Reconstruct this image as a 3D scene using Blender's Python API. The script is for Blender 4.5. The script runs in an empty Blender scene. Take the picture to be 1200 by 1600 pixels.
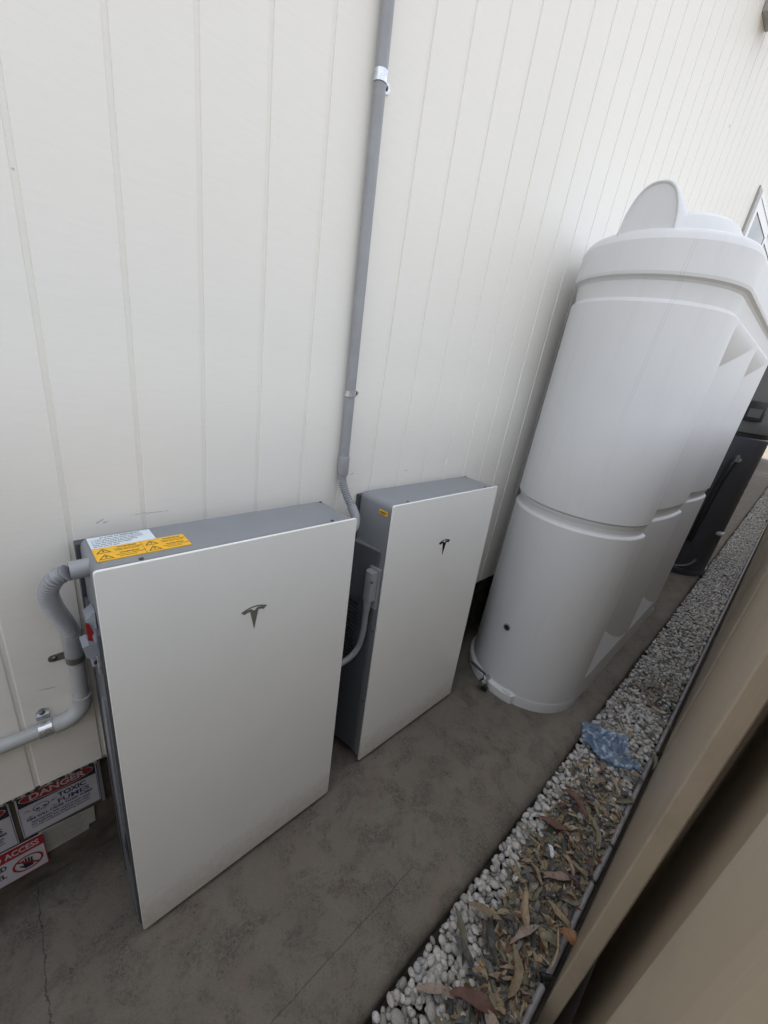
import bpy, bmesh, math, random
import numpy as np
from mathutils import Vector, Matrix, Euler

scn = bpy.context.scene
COL = scn.collection
R = math.radians
rnd = random.Random(11)

# ------------------------------------------------------------------ camera
cam_d = bpy.data.cameras.new('camera')
cam = bpy.data.objects.new('camera', cam_d)
COL.objects.link(cam)
cam.matrix_world = Matrix((
    (0.7269331, 0.14816795, -0.67053301, -0.08151747),
    (-0.67073603, 0.3625715, -0.64703562, -0.96430707),
    (0.14724622, 0.92010226, 0.36294681, 1.55533811),
    (0, 0, 0, 1)))
cam_d.sensor_fit = 'VERTICAL'
cam_d.sensor_height = 36.0
cam_d.sensor_width = 27.0
cam_d.lens = 621.5533 / 1600 * 36.0
cam_d.clip_start = 0.02
cam_d.clip_end = 600
scn.camera = cam

# ------------------------------------------------------------------ world and sun
SUN_EL, SUN_AZ = 58.0, 0.0      # sun behind the house (towards +y): the passage is in open shade
world = bpy.data.worlds.new('World')
scn.world = world
world.use_nodes = True
wn = world.node_tree
wn.nodes.clear()
sky = wn.nodes.new('ShaderNodeTexSky')
sky.sky_type = 'NISHITA'
sky.sun_disc = False
sky.sun_elevation = R(SUN_EL)
sky.sun_rotation = R(SUN_AZ)
sky.air_density = 1.0
sky.dust_density = 4.0
sky.ozone_density = 1.0
hsv = wn.nodes.new('ShaderNodeHueSaturation')
hsv.inputs['Saturation'].default_value = 0.26
bg = wn.nodes.new('ShaderNodeBackground')
bg.inputs['Strength'].default_value = 0.15
wo = wn.nodes.new('ShaderNodeOutputWorld')
wn.links.new(sky.outputs[0], hsv.inputs['Color'])
wn.links.new(hsv.outputs[0], bg.inputs['Color'])
wn.links.new(bg.outputs[0], wo.inputs['Surface'])

sun_d = bpy.data.lights.new('sun', 'SUN')
sun_d.energy = 3.0
sun_d.angle = R(0.5)
sun_d.color = (1.0, 0.95, 0.88)
sun = bpy.data.objects.new('sun', sun_d)
COL.objects.link(sun)
_dir = Vector((math.sin(R(SUN_AZ)) * math.cos(R(SUN_EL)), math.cos(R(SUN_AZ)) * math.cos(R(SUN_EL)), math.sin(R(SUN_EL))))
sun.rotation_euler = (-_dir).to_track_quat('-Z', 'Y').to_euler()
sun.location = (0, 6, 12)

scn.view_settings.view_transform = 'Standard'
scn.view_settings.look = 'None'
scn.view_settings.exposure = 1.78
scn.view_settings.gamma = 1.0
scn.view_settings.use_curve_mapping = False
scn.render.engine = 'CYCLES'
scn.cycles.max_bounces = 10
scn.cycles.diffuse_bounces = 6

# ------------------------------------------------------------------ materials
class NB:
    def __init__(s, name):
        s.m = bpy.data.materials.new(name)
        s.m.use_nodes = True
        s.t = s.m.node_tree
        s.t.nodes.clear()
        s.out = s.t.nodes.new('ShaderNodeOutputMaterial')
        s.b = s.t.nodes.new('ShaderNodeBsdfPrincipled')
        s.t.links.new(s.b.outputs[0], s.out.inputs[0])
    def n(s, typ, ins=None, **kw):
        nd = s.t.nodes.new(typ)
        for k, v in kw.items():
            setattr(nd, k, v)
        if ins:
            for k, v in ins.items():
                sock = nd.inputs[k]
                if isinstance(v, bpy.types.NodeSocket):
                    s.t.links.new(v, sock)
                else:
                    sock.default_value = v
        return nd
    def pos(s):
        return s.n('ShaderNodeNewGeometry').outputs['Position']
    def mapped(s, scale, vec=None, loc=(0, 0, 0)):
        return s.n('ShaderNodeMapping', {'Vector': vec or s.pos(), 'Scale': scale, 'Location': loc}).outputs[0]
    def noise(s, vec, scale, detail=4, rough=0.55, dist=0.0):
        return s.n('ShaderNodeTexNoise', {'Vector': vec, 'Scale': scale, 'Detail': detail, 'Roughness': rough, 'Distortion': dist}).outputs[0]
    def ramp(s, fac, stops):
        nd = s.n('ShaderNodeValToRGB', {'Fac': fac})
        cr = nd.color_ramp
        while len(cr.elements) < len(stops):
            cr.elements.new(0.5)
        for e, (p, c) in zip(cr.elements, stops):
            e.position = p
            e.color = (c, c, c, 1) if isinstance(c, (int, float)) else (*c, 1)
        return nd.outputs[0]
    def mix(s, fac, a, b, blend='MIX'):
        nd = s.n('ShaderNodeMix', data_type='RGBA', blend_type=blend)
        for i, v in ((0, fac), (6, a), (7, b)):
            if isinstance(v, bpy.types.NodeSocket):
                s.t.links.new(v, nd.inputs[i])
            else:
                nd.inputs[i].default_value = v if i == 0 else ((*v, 1) if len(v) == 3 else v)
        return nd.outputs[2]
    def math(s, op, a, b=0.0, c=0.0, clamp=False):
        nd = s.n('ShaderNodeMath', operation=op, use_clamp=clamp)
        for i, v in enumerate((a, b, c)):
            if isinstance(v, bpy.types.NodeSocket):
                s.t.links.new(v, nd.inputs[i])
            else:
                nd.inputs[i].default_value = v
        return nd.outputs[0]
    def bump(s, h, strength=0.3, dist=0.002, normal=None):
        ins = {'Height': h, 'Strength': strength, 'Distance': dist}
        if normal is not None:
            ins['Normal'] = normal
        return s.n('ShaderNodeBump', ins).outputs[0]
    def set(s, **kw):
        for k, v in kw.items():
            k = {'color': 'Base Color', 'rough': 'Roughness', 'metal': 'Metallic', 'normal': 'Normal', 'spec': 'Specular IOR Level',
                 'coat': 'Coat Weight', 'coatr': 'Coat Roughness', 'trans': 'Transmission Weight', 'alpha': 'Alpha', 'ior': 'IOR'}[k]
            if isinstance(v, bpy.types.NodeSocket):
                s.t.links.new(v, s.b.inputs[k])
            else:
                if k == 'Base Color':
                    v = (*v, 1)
                s.b.inputs[k].default_value = v
        return s.m

def simple(name, col, rough=0.5, metal=0.0, var=0.12, scale=25, bump=0.05, coat=0.0):
    b = NB(name)
    nz = b.noise(b.pos(), scale, 5, 0.6)
    c = b.mix(b.ramp(nz, [(0.3, 0.0), (0.7, 1.0)]), tuple(x * (1 - var) for x in col), tuple(min(1, x * (1 + var)) for x in col))
    r = b.math('MULTIPLY_ADD', nz, 0.2, rough - 0.1)
    b.set(color=c, rough=r, metal=metal, coat=coat)
    if bump:
        b.set(normal=b.bump(b.noise(b.pos(), scale * 12, 3), bump, 0.001))
    return b.m

def spots(b, pts):
    """irregular dark marks at given wall points -> mask"""
    acc = None
    wob = b.noise(b.pos(), 160, 3, 0.7)
    for (x, z, rx, rz, ang) in pts:
        nd = b.n('ShaderNodeVectorMath', {0: b.pos(), 1: (x, 0.0, z)}, operation='SUBTRACT')
        rot = b.n('ShaderNodeVectorRotate', {'Vector': nd.outputs[0], 'Angle': ang}, rotation_type='Y_AXIS')
        sc = b.n('ShaderNodeVectorMath', {0: rot.outputs[0], 1: (1 / rx, 0.0, 1 / rz)}, operation='MULTIPLY')
        ln = b.n('ShaderNodeVectorMath', {0: sc.outputs[0]}, operation='LENGTH').outputs['Value']
        v = b.math('SUBTRACT', b.math('MULTIPLY_ADD', wob, 2.2, -0.1), ln, clamp=True)
        acc = v if acc is None else b.math('MAXIMUM', acc, v)
    return b.math('MULTIPLY', acc, 2.2, clamp=True)

def mat_wall():
    b = NB('painted_cladding')
    big = b.noise(b.pos(), 1.3, 4, 0.5)
    str_ = b.noise(b.mapped((14, 14, 130)), 1.0, 4, 0.6)
    fine = b.noise(b.pos(), 420, 3, 0.6)
    c = b.mix(big, (0.785, 0.768, 0.720), (0.845, 0.828, 0.780))
    c = b.mix(b.ramp(str_, [(0.35, 0.0), (0.75, 0.10)]), c, (0.60, 0.58, 0.53))
    # a little splashed dirt close to the ground
    sep = b.n('ShaderNodeSeparateXYZ', {0: b.pos()})
    grime = b.math('MULTIPLY', b.ramp(b.noise(b.mapped((5, 5, 9)), 1.0, 6, 0.65), [(0.45, 0.0), (0.75, 0.5)]),
                   b.n('ShaderNodeMapRange', {'Value': sep.outputs[2], 'From Min': 1.3, 'From Max': 0.45, 'To Min': 0.0, 'To Max': 0.5}).outputs[0])
    c = b.mix(grime, c, (0.50, 0.46, 0.40))
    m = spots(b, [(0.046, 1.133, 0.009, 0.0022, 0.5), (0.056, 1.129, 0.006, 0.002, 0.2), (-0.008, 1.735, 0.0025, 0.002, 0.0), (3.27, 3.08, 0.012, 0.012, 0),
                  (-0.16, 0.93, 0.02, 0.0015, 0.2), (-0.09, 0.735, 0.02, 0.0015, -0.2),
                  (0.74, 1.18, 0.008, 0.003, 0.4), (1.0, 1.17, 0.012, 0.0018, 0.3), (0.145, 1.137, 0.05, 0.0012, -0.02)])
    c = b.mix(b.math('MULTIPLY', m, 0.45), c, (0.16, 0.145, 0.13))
    h = b.math('ADD', b.math('MULTIPLY', str_, 0.8), b.math('MULTIPLY', fine, 0.55))
    return b.set(color=c, rough=0.55, normal=b.bump(h, 0.22, 0.0016))

def mat_concrete():
    b = NB('slab_concrete')
    p = b.pos()
    big = b.noise(p, 3.2, 5, 0.6, 0.6)
    mid = b.noise(p, 14, 6, 0.7)
    fine = b.noise(p, 190, 4, 0.7)
    c = b.mix(b.ramp(big, [(0.3, 0.0), (0.72, 1.0)]), (0.124, 0.110, 0.091), (0.164, 0.147, 0.121))
    c = b.mix(b.ramp(mid, [(0.35, 0.0), (0.8, 0.45)]), c, (0.19, 0.175, 0.15))
    red = b.ramp(b.noise(b.mapped((1, 1, 1), loc=(3.1, 1.7, 0)), 5.5, 4, 0.6), [(0.50, 0.0), (0.72, 0.38)])
    c = b.mix(red, c, (0.165, 0.10, 0.078))
    # weathered, pitted blotches
    blot = b.ramp(b.noise(b.mapped((1, 1, 1), loc=(7.3, 2.1, 0)), 9, 7, 0.75, 0.5), [(0.47, 0.0), (0.62, 1.0)])
    pit = b.ramp(b.noise(p, 130, 6, 0.85, 1.2), [(0.46, 1.0), (0.52, 0.0)])
    pm = b.math('MULTIPLY', blot, pit)
    c = b.mix(b.math('MULTIPLY', pm, 0.62), c, (0.022, 0.022, 0.022))
    pit2 = b.ramp(b.noise(b.mapped((1, 1, 1), loc=(1, 5, 2)), 75, 3, 0.8), [(0.28, 1.0), (0.33, 0.0)])
    c = b.mix(b.math('MULTIPLY', pit2, 0.6), c, (0.035, 0.033, 0.032))
    lite = b.ramp(b.noise(b.mapped((30, 60, 30), loc=(4, 5, 2)), 1.0, 4, 0.75), [(0.70, 0.0), (0.76, 0.30)])
    c = b.mix(lite, c, (0.42, 0.40, 0.36))
    c = b.mix(b.ramp(fine, [(0.3, 0.35), (0.5, 0.0)]), c, (0.04, 0.038, 0.035))
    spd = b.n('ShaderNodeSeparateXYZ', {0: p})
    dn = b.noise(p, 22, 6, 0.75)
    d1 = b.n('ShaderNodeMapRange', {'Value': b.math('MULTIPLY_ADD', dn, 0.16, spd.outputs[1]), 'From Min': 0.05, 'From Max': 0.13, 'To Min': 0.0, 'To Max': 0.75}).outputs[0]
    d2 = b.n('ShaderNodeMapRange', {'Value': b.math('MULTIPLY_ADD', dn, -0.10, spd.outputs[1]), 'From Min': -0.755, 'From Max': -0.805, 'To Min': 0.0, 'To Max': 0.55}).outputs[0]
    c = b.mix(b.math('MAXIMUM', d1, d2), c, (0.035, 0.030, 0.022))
    h = b.math('ADD', b.math('MULTIPLY', fine, 0.4), b.math('MULTIPLY', mid, 0.8))
    h = b.math('SUBTRACT', h, b.math('MULTIPLY', b.math('MAXIMUM', pm, pit2), 0.7))
    sp = b.n('ShaderNodeSeparateXYZ', {0: p})
    wob = b.noise(b.mapped((18, 18, 18)), 1.0, 5, 0.7)
    # hairline crack across the slab near the wall
    cx = b.math('ABSOLUTE', b.math('SUBTRACT', b.math('ADD', sp.outputs[0], b.math('MULTIPLY', wob, -0.05)), -0.226))
    cr = b.math('MULTIPLY', b.math('LESS_THAN', cx, 0.0012), b.math('MULTIPLY', b.math('GREATER_THAN', sp.outputs[1], -0.30), b.math('LESS_THAN', wob, 0.60)))
    # trowelled line along the slab edge
    jy = b.math('ABSOLUTE', b.math('SUBTRACT', b.math('ADD', sp.outputs[1], b.math('MULTIPLY', wob, 0.010)), -0.595))
    jl = b.math('MULTIPLY', b.math('LESS_THAN', jy, 0.0011), b.math('MULTIPLY', b.math('LESS_THAN', sp.outputs[0], 0.70), 0.8))
    ln = b.math('MAXIMUM', cr, jl)
    c = b.mix(b.math('MULTIPLY', ln, 0.75), c, (0.02, 0.02, 0.02))
    h = b.math('SUBTRACT', h, ln)
    return b.set(color=c, rough=b.math('MULTIPLY_ADD', mid, 0.25, 0.66), normal=b.bump(h, 0.42, 0.003))

def mat_tank():
    b = NB('moulded_poly')
    p = b.pos()
    n1 = b.noise(b.mapped((2, 2, 1.2)), 1.5, 4, 0.6)
    c = b.mix(n1, (0.60, 0.615, 0.635), (0.655, 0.665, 0.675))
    st = b.ramp(b.noise(b.mapped((9, 9, 1.0), loc=(2, 1, 4)), 1.6, 6, 0.7), [(0.5, 0.0), (0.8, 0.22)])
    c = b.mix(st, c, (0.43, 0.42, 0.395))
    sm = b.ramp(b.noise(b.mapped((1, 1, 1), loc=(0.4, 8, 1)), 22, 6, 0.8), [(0.69, 0.0), (0.76, 0.32)])
    c = b.mix(sm, c, (0.33, 0.32, 0.30))
    # fine mould seam down the rounded end
    sp = b.n('ShaderNodeSeparateXYZ', {0: p})
    d = b.math('ABSOLUTE', b.math('SUBTRACT', sp.outputs[1], b.math('MULTIPLY_ADD', sp.outputs[2], -0.045, -0.40)))
    seam = b.math('MULTIPLY', b.math('LESS_THAN', b.math('ABSOLUTE', b.math('SUBTRACT', d, 0.004)), 0.0014), b.math('MULTIPLY', b.math('GREATER_THAN', sp.outputs[2], 1.45), b.math('LESS_THAN', sp.outputs[2], 2.05)))
    seam = b.math('MULTIPLY', seam, b.math('LESS_THAN', sp.outputs[0], 1.8))
    c = b.mix(b.math('MULTIPLY', seam, 0.13), c, (0.22, 0.21, 0.2))
    h = b.math('ADD', b.noise(p, 300, 2), b.math('MULTIPLY', b.noise(p, 9, 3), 1.2))
    return b.set(color=c, rough=b.math('MULTIPLY_ADD', n1, 0.2, 0.40), spec=0.4, normal=b.bump(h, 0.08, 0.003))

def mat_fence():
    b = NB('beige_steel_sheet')
    p = b.pos()
    n1 = b.noise(b.mapped((20, 20, 1.2)), 1.0, 5, 0.6)
    c = b.mix(n1, (0.38, 0.315, 0.235), (0.43, 0.36, 0.275))
    scr = b.ramp(b.noise(b.mapped((160, 160, 2.0)), 1.0, 4, 0.7), [(0.62, 0.0), (0.72, 0.35)])
    c = b.mix(scr, c, (0.50, 0.46, 0.38))
    d2 = b.ramp(b.noise(p, 6, 6, 0.7), [(0.5, 0.0), (0.8, 0.4)])
    c = b.mix(d2, c, (0.18, 0.15, 0.115))
    return b.set(color=c, rough=0.42, normal=b.bump(b.noise(b.mapped((60, 60, 6)), 1.0, 3), 0.06, 0.002))

def mat_pebble():
    b = NB('river_pebble')
    g = b.n('ShaderNodeNewGeometry')
    oi = b.n('ShaderNodeObjectInfo')
    k = b.math('FRACT', b.math('ADD', g.outputs['Random Per Island'], b.math('MULTIPLY', oi.outputs['Random'], 7.31)))
    c = b.ramp(k, [(0.0, (0.13, 0.125, 0.115)), (0.12, (0.38, 0.37, 0.36)), (0.3, (0.58, 0.575, 0.565)), (0.45, (0.37, 0.385, 0.40)), (0.6, (0.68, 0.675, 0.66)), (0.75, (0.47, 0.44, 0.40)), (0.88, (0.62, 0.61, 0.60)), (1.0, (0.24, 0.225, 0.21))])
    c = b.mix(b.ramp(b.noise(b.pos(), 260, 5, 0.75), [(0.40, 0.55), (0.62, 0.0)]), c, (0.15, 0.135, 0.115))
    return b.set(color=c, rough=0.65, normal=b.bump(b.noise(b.pos(), 400, 3), 0.25, 0.001))

def mat_leaf(name, ca, cb):
    b = NB(name)
    g = b.n('ShaderNodeNewGeometry')
    oi = b.n('ShaderNodeObjectInfo')
    k = b.math('FRACT', b.math('ADD', g.outputs['Random Per Island'], b.math('MULTIPLY', oi.outputs['Random'], 5.77)))
    c = b.mix(k, ca, cb)
    c = b.mix(b.ramp(b.noise(b.pos(), 90, 5, 0.7), [(0.45, 0.0), (0.7, 0.7)]), c, tuple(x * 0.4 for x in ca))
    return b.set(color=c, rough=0.6, normal=b.bump(b.noise(b.pos(), 250, 3), 0.3, 0.001))

def mat_glass_front():
    b = NB('white_glass_panel')
    p = b.pos()
    sm = b.ramp(b.noise(p, 7, 5, 0.6), [(0.4, 0.0), (0.75, 1.0)])
    c = b.mix(b.math('MULTIPLY', sm, 0.5), (0.83, 0.84, 0.82), (0.79, 0.80, 0.78))
    dust = b.math('MULTIPLY', b.ramp(b.noise(p, 130, 5, 0.8), [(0.50, 0.0), (0.66, 0.45)]), b.ramp(b.noise(b.mapped((1, 1, 1), loc=(2, 0, 3)), 5, 4, 0.7), [(0.48, 0.0), (0.64, 1.0)]))
    c = b.mix(dust, c, (0.93, 0.92, 0.88))
    sp_ = b.n('ShaderNodeSeparateXYZ', {0: p})
    low = b.n('ShaderNodeMapRange', {'Value': b.math('MULTIPLY_ADD', b.noise(p, 40, 6, 0.8), -0.22, sp_.outputs[2]), 'From Min': 0.04, 'From Max': -0.09, 'To Min': 0.0, 'To Max': 0.5}).outputs[0]
    c = b.mix(low, c, (0.42, 0.37, 0.30))
    return b.set(color=c, rough=b.math('MULTIPLY_ADD', sm, 0.07, 0.16), spec=0.38)

def mat_bag():
    b = NB('blue_clear_plastic')
    b.set(color=(0.26, 0.35, 0.46), rough=0.10, trans=0.0, spec=1.0, coat=1.0, coatr=0.04)
    tr = b.n('ShaderNodeBsdfTransparent', {'Color': (0.50, 0.64, 0.86, 1)})
    mx = b.n('ShaderNodeMixShader', {0: 0.45, 1: tr.outputs[0], 2: b.b.outputs[0]})
    b.t.links.new(mx.outputs[0], b.out.inputs[0])
    return b.m

def mat_strip():
    b = NB('strip_dark_mesh')
    k = b.ramp(b.noise(b.mapped((90, 90, 60)), 1.0, 3, 0.8), [(0.50, 0.0), (0.60, 1.0)])
    return b.set(color=b.mix(k, (0.012, 0.012, 0.012), (0.32, 0.32, 0.27)), rough=0.8, normal=b.bump(k, 0.6, 0.002))

M = dict(
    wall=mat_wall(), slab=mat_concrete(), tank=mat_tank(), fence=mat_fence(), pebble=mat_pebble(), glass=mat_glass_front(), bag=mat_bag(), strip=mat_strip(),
    foundation=simple('foundation_concrete', (0.085, 0.075, 0.060), 0.85, 0, 0.55, 14, 0.9),
    soil=simple('soil', (0.035, 0.03, 0.025), 0.95, 0, 0.4, 30, 0.6),
    ground=simple('bare_earth', (0.10, 0.085, 0.065), 0.95, 0, 0.3, 2, 0.5),
    casing=simple('grey_casing_metal', (0.245, 0.262, 0.285), 0.42, 0.15, 0.06, 12, 0.03),
    bracket=simple('dark_bracket_metal', (0.075, 0.08, 0.095), 0.45, 0.3, 0.12, 30, 0.03),
    cover=simple('side_cover_grey', (0.115, 0.125, 0.14), 0.38, 0.1, 0.08, 20, 0.03),
    coverpale=simple('pale_moulded_cover', (0.26, 0.29, 0.33), 0.35, 0.0, 0.05, 20, 0.03),
    pvc=simple('grey_pvc', (0.29, 0.30, 0.32), 0.38, 0.0, 0.08, 18, 0.04),
    pvcpale=simple('pale_grey_pvc', (0.40, 0.415, 0.42), 0.38, 0.0, 0.07, 18, 0.04),
    zinc=simple('zinc_plated_steel', (0.62, 0.65, 0.68), 0.28, 0.9, 0.2, 60, 0.06),
    zincdark=simple('dull_zinc', (0.25, 0.25, 0.24), 0.4, 0.85, 0.25, 60, 0.06),
    screw=simple('screw_steel', (0.10, 0.10, 0.10), 0.35, 0.8, 0.2, 60, 0.0),
    chrome=simple('valve_metal', (0.55, 0.55, 0.53), 0.2, 1.0, 0.1, 60, 0.0),
    black=simple('black_plastic', (0.012, 0.012, 0.013), 0.35, 0.0, 0.2, 20, 0.02),
    charcoal=simple('charcoal_sheet', (0.058, 0.062, 0.074), 0.4, 0.2, 0.08, 8, 0.02),
    charcoal2=simple('charcoal_upper_sheet', (0.085, 0.085, 0.085), 0.4, 0.2, 0.08, 8, 0.02),
    emblem=simple('emblem_metal', (0.20, 0.20, 0.175), 0.35, 0.3, 0.1, 40, 0.0),
    emblemdark=simple('emblem_dark', (0.008, 0.008, 0.008), 0.25, 0.3, 0.1, 40, 0.0),
    signwhite=simple('sign_white', (0.50, 0.50, 0.55), 0.4, 0, 0.05, 30, 0.0),
    paper=simple('paper_label', (0.36, 0.36, 0.33), 0.6, 0, 0.06, 60, 0.0),
    signblack=simple('sign_black', (0.012, 0.013, 0.03), 0.5, 0, 0.1, 30, 0.0),
    navy=simple('sign_navy_print', (0.03, 0.03, 0.10), 0.5, 0, 0.1, 30, 0.0),
    greyprint=simple('sign_pale_print', (0.14, 0.15, 0.21), 0.5, 0, 0.1, 30, 0.0),
    signred=simple('sign_red', (0.30, 0.015, 0.018), 0.45, 0, 0.08, 30, 0.0),
    yellow=simple('sticker_yellow', (0.85, 0.47, 0.02), 0.45, 0, 0.04, 30, 0.0),
    stickerwhite=simple('sticker_white', (0.66, 0.74, 0.80), 0.45, 0, 0.04, 30, 0.0),
    printblack=simple('print_black', (0.03, 0.025, 0.02), 0.5, 0, 0.1, 30, 0.0),
    upvc=simple('white_window_frame', (0.74, 0.75, 0.76), 0.35, 0, 0.03, 10, 0.0),
    winglass=simple("dark_window_glass", (0.02, 0.026, 0.027), 0.22, 0, 0.1, 3, 0.0),
    fixture=simple('grey_fixture', (0.33, 0.33, 0.315), 0.45, 0, 0.06, 20, 0.02),
    irr=simple('mauve_grey_pipe', (0.19, 0.183, 0.19), 0.4, 0, 0.2, 30, 0.04),
    seal=simple('edge_seal_shadow_gap', (0.02, 0.02, 0.02), 0.8, 0, 0.1, 30, 0.0),
    shade_roof=simple('grey_roof_sheet', (0.25, 0.25, 0.25), 0.5, 0.2, 0.1, 4, 0.0),
)
M['gritmat'] = simple('dusty_grit', (0.17, 0.155, 0.13), 0.8, 0, 0.5, 40, 0.2)
LEAFM = dict(
    tan=mat_leaf('leaf_tan', (0.17, 0.13, 0.08), (0.34, 0.26, 0.165)),
    red=mat_leaf('leaf_red_brown', (0.085, 0.036, 0.026), (0.15, 0.072, 0.052)),
    grey=mat_leaf('leaf_grey', (0.065, 0.067, 0.068), (0.14, 0.142, 0.135)),
    slate=mat_leaf('leaf_dark_slate', (0.026, 0.026, 0.025), (0.065, 0.066, 0.064)),
    olive=mat_leaf('leaf_olive', (0.11, 0.105, 0.068), (0.19, 0.18, 0.12)),
    pink=mat_leaf('leaf_pinkish', (0.21, 0.145, 0.115), (0.28, 0.22, 0.18)),
    rust=mat_leaf('leaf_rust', (0.16, 0.075, 0.03), (0.22, 0.11, 0.05)),
    silver=mat_leaf('scrap_silver_blue', (0.42, 0.52, 0.60), (0.55, 0.62, 0.68)),
)

# ------------------------------------------------------------------ mesh helpers
def new_mesh(name, verts, faces, mat=None, smooth=False, sharp=None):
    me = bpy.data.meshes.new(name)
    me.from_pydata([tuple(v) for v in verts], [], faces)
    me.update()
    if mat is not None:
        me.materials.append(mat)
    if smooth:
        me.polygons.foreach_set('use_smooth', [True] * len(me.polygons))
        if sharp is not None:
            me.set_sharp_from_angle(angle=R(sharp))
    return me

def link(name, me, parent=None, loc=None):
    o = bpy.data.objects.new(name, me)
    COL.objects.link(o)
    if parent is not None:
        o.parent = parent
    if loc is not None:
        o.location = loc
    return o

def tag(o, label=None, cat=None, group=None, kind=None):
    if label: o['label'] = label
    if cat: o['category'] = cat
    if group: o['group'] = group
    if kind: o['kind'] = kind
    return o

def empty(name, loc, label, cat, group=None, rot=(0, 0, 0)):
    o = bpy.data.objects.new(name, None)
    o.empty_display_size = 0.1
    COL.objects.link(o)
    o.location = loc
    o.rotation_euler = rot
    return tag(o, label, cat, group)

class MB:
    """collects shapes into one mesh"""
    def __init__(s):
        s.v = []; s.f = []
    def add(s, vs, fs):
        k = len(s.v)
        s.v += [tuple(v) for v in vs]
        s.f += [tuple(i + k for i in f) for f in fs]
        return s
    def box(s, x0, y0, z0, x1, y1, z1, bev=0.0, seg=2):
        bm = bmesh.new()
        bmesh.ops.create_cube(bm, size=1.0)
        for v in bm.verts:
            v.co = Vector(((x0 + x1) / 2 + v.co.x * (x1 - x0), (y0 + y1) / 2 + v.co.y * (y1 - y0), (z0 + z1) / 2 + v.co.z * (z1 - z0)))
        if bev > 0:
            bmesh.ops.bevel(bm, geom=bm.edges[:], offset=bev, segments=seg, affect='EDGES', profile=0.6)
        bm.verts.index_update()
        s.add([v.co[:] for v in bm.verts], [[v.index for v in f.verts] for f in bm.faces])
        bm.free()
        return s
    def cyl(s, a, b, r0, r1=None, n=20, cap=True):
        a = Vector(a); b = Vector(b)
        r1 = r0 if r1 is None else r1
        d = (b - a).normalized()
        u = d.orthogonal().normalized(); w = d.cross(u)
        vs = []
        for p, r in ((a, r0), (b, r1)):
            for i in range(n):
                t = 2 * math.pi * i / n
                vs.append(p + r * (math.cos(t) * u + math.sin(t) * w))
        fs = [(i, (i + 1) % n, n + (i + 1) % n, n + i) for i in range(n)]
        if cap:
            fs += [tuple(range(n - 1, -1, -1)), tuple(range(n, 2 * n))]
        return s.add(vs, fs)
    def tube(s, pts, rad, n=16, cap=True):
        """pts: list of Vector, rad: float or list"""
        pts = [Vector(p) for p in pts]
        m = len(pts)
        rs = [rad] * m if isinstance(rad, (int, float)) else rad
        tans = []
        for i in range(m):
            a = pts[max(0, i - 1)]; b = pts[min(m - 1, i + 1)]
            tans.append((b - a).normalized())
        u = tans[0].orthogonal().normalized()
        vs = []
        for i in range(m):
            u = (u - tans[i] * u.dot(tans[i])).normalized()
            w = tans[i].cross(u)
            for k in range(n):
                t = 2 * math.pi * k / n
                vs.append(pts[i] + rs[i] * (math.cos(t) * u + math.sin(t) * w))
        fs = []
        for i in range(m - 1):
            for k in range(n):
                k2 = (k + 1) % n
                fs.append((i * n + k, i * n + k2, (i + 1) * n + k2, (i + 1) * n + k))
        if cap:
            fs += [tuple(range(n - 1, -1, -1)), tuple(range((m - 1) * n, m * n))]
        return s.add(vs, fs)
    def prism(s, poly, h0, h1, axis='y'):
        """poly in 2D extruded along an axis; y: (x,z) plane, x: (y,z), z: (x,y)"""
        def mk(a, b, h):
            return {'y': (a, h, b), 'x': (h, a, b), 'z': (a, b, h)}[axis]
        n = len(poly)
        vs = [mk(a, b, h0) for a, b in poly] + [mk(a, b, h1) for a, b in poly]
        fs = [tuple(range(n - 1, -1, -1)), tuple(range(n, 2 * n))] + [(i, (i + 1) % n, n + (i + 1) % n, n + i) for i in range(n)]
        return s.add(vs, fs)
    def mesh(s, name, mat, smooth=False, sharp=35):
        me = new_mesh(name, s.v, s.f, mat)
        bm = bmesh.new(); bm.from_mesh(me)
        bmesh.ops.recalc_face_normals(bm, faces=bm.faces)
        bm.to_mesh(me); bm.free()
        if smooth:
            me.polygons.foreach_set('use_smooth', [True] * len(me.polygons))
            me.set_sharp_from_angle(angle=R(sharp))
        return me
    def obj(s, name, mat, parent=None, smooth=False, sharp=35, loc=None):
        return link(name, s.mesh(name, mat, smooth, sharp), parent, loc)

def spline(ctrl, step=0.002):
    """Catmull-Rom through control points, evenly resampled"""
    P = [Vector(c) for c in ctrl]
    P = [P[0] * 2 - P[1]] + P + [P[-1] * 2 - P[-2]]
    out = []
    for i in range(1, len(P) - 2):
        for k in range(40):
            t = k / 40
            a, b, c, d = P[i - 1], P[i], P[i + 1], P[i + 2]
            out.append(0.5 * ((2 * b) + (c - a) * t + (2 * a - 5 * b + 4 * c - d) * t * t + (3 * b - a - 3 * c + d) * t ** 3))
    out.append(P[-2])
    res = [out[0]]; acc = 0.0
    for a, b in zip(out, out[1:]):
        L = (b - a).length
        if L < 1e-9: continue
        while acc + L >= step:
            f = (step - acc) / L
            a = a + (b - a) * f
            res.append(a.copy()); L = (b - a).length; acc = 0.0
        acc += L
    res.append(out[-1])
    return res

def corrugated(name, ctrl, r, mat, parent, pitch=0.0075, depth=0.0030):
    pts = spline(ctrl, pitch / 5)
    rad = [r - depth * (0.0, 0.15, 1.0, 1.0, 0.9)[i % 5] for i in range(len(pts))]
    return MB().tube(pts, rad, 20).obj(name, mat, parent, True, 30)

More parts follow.
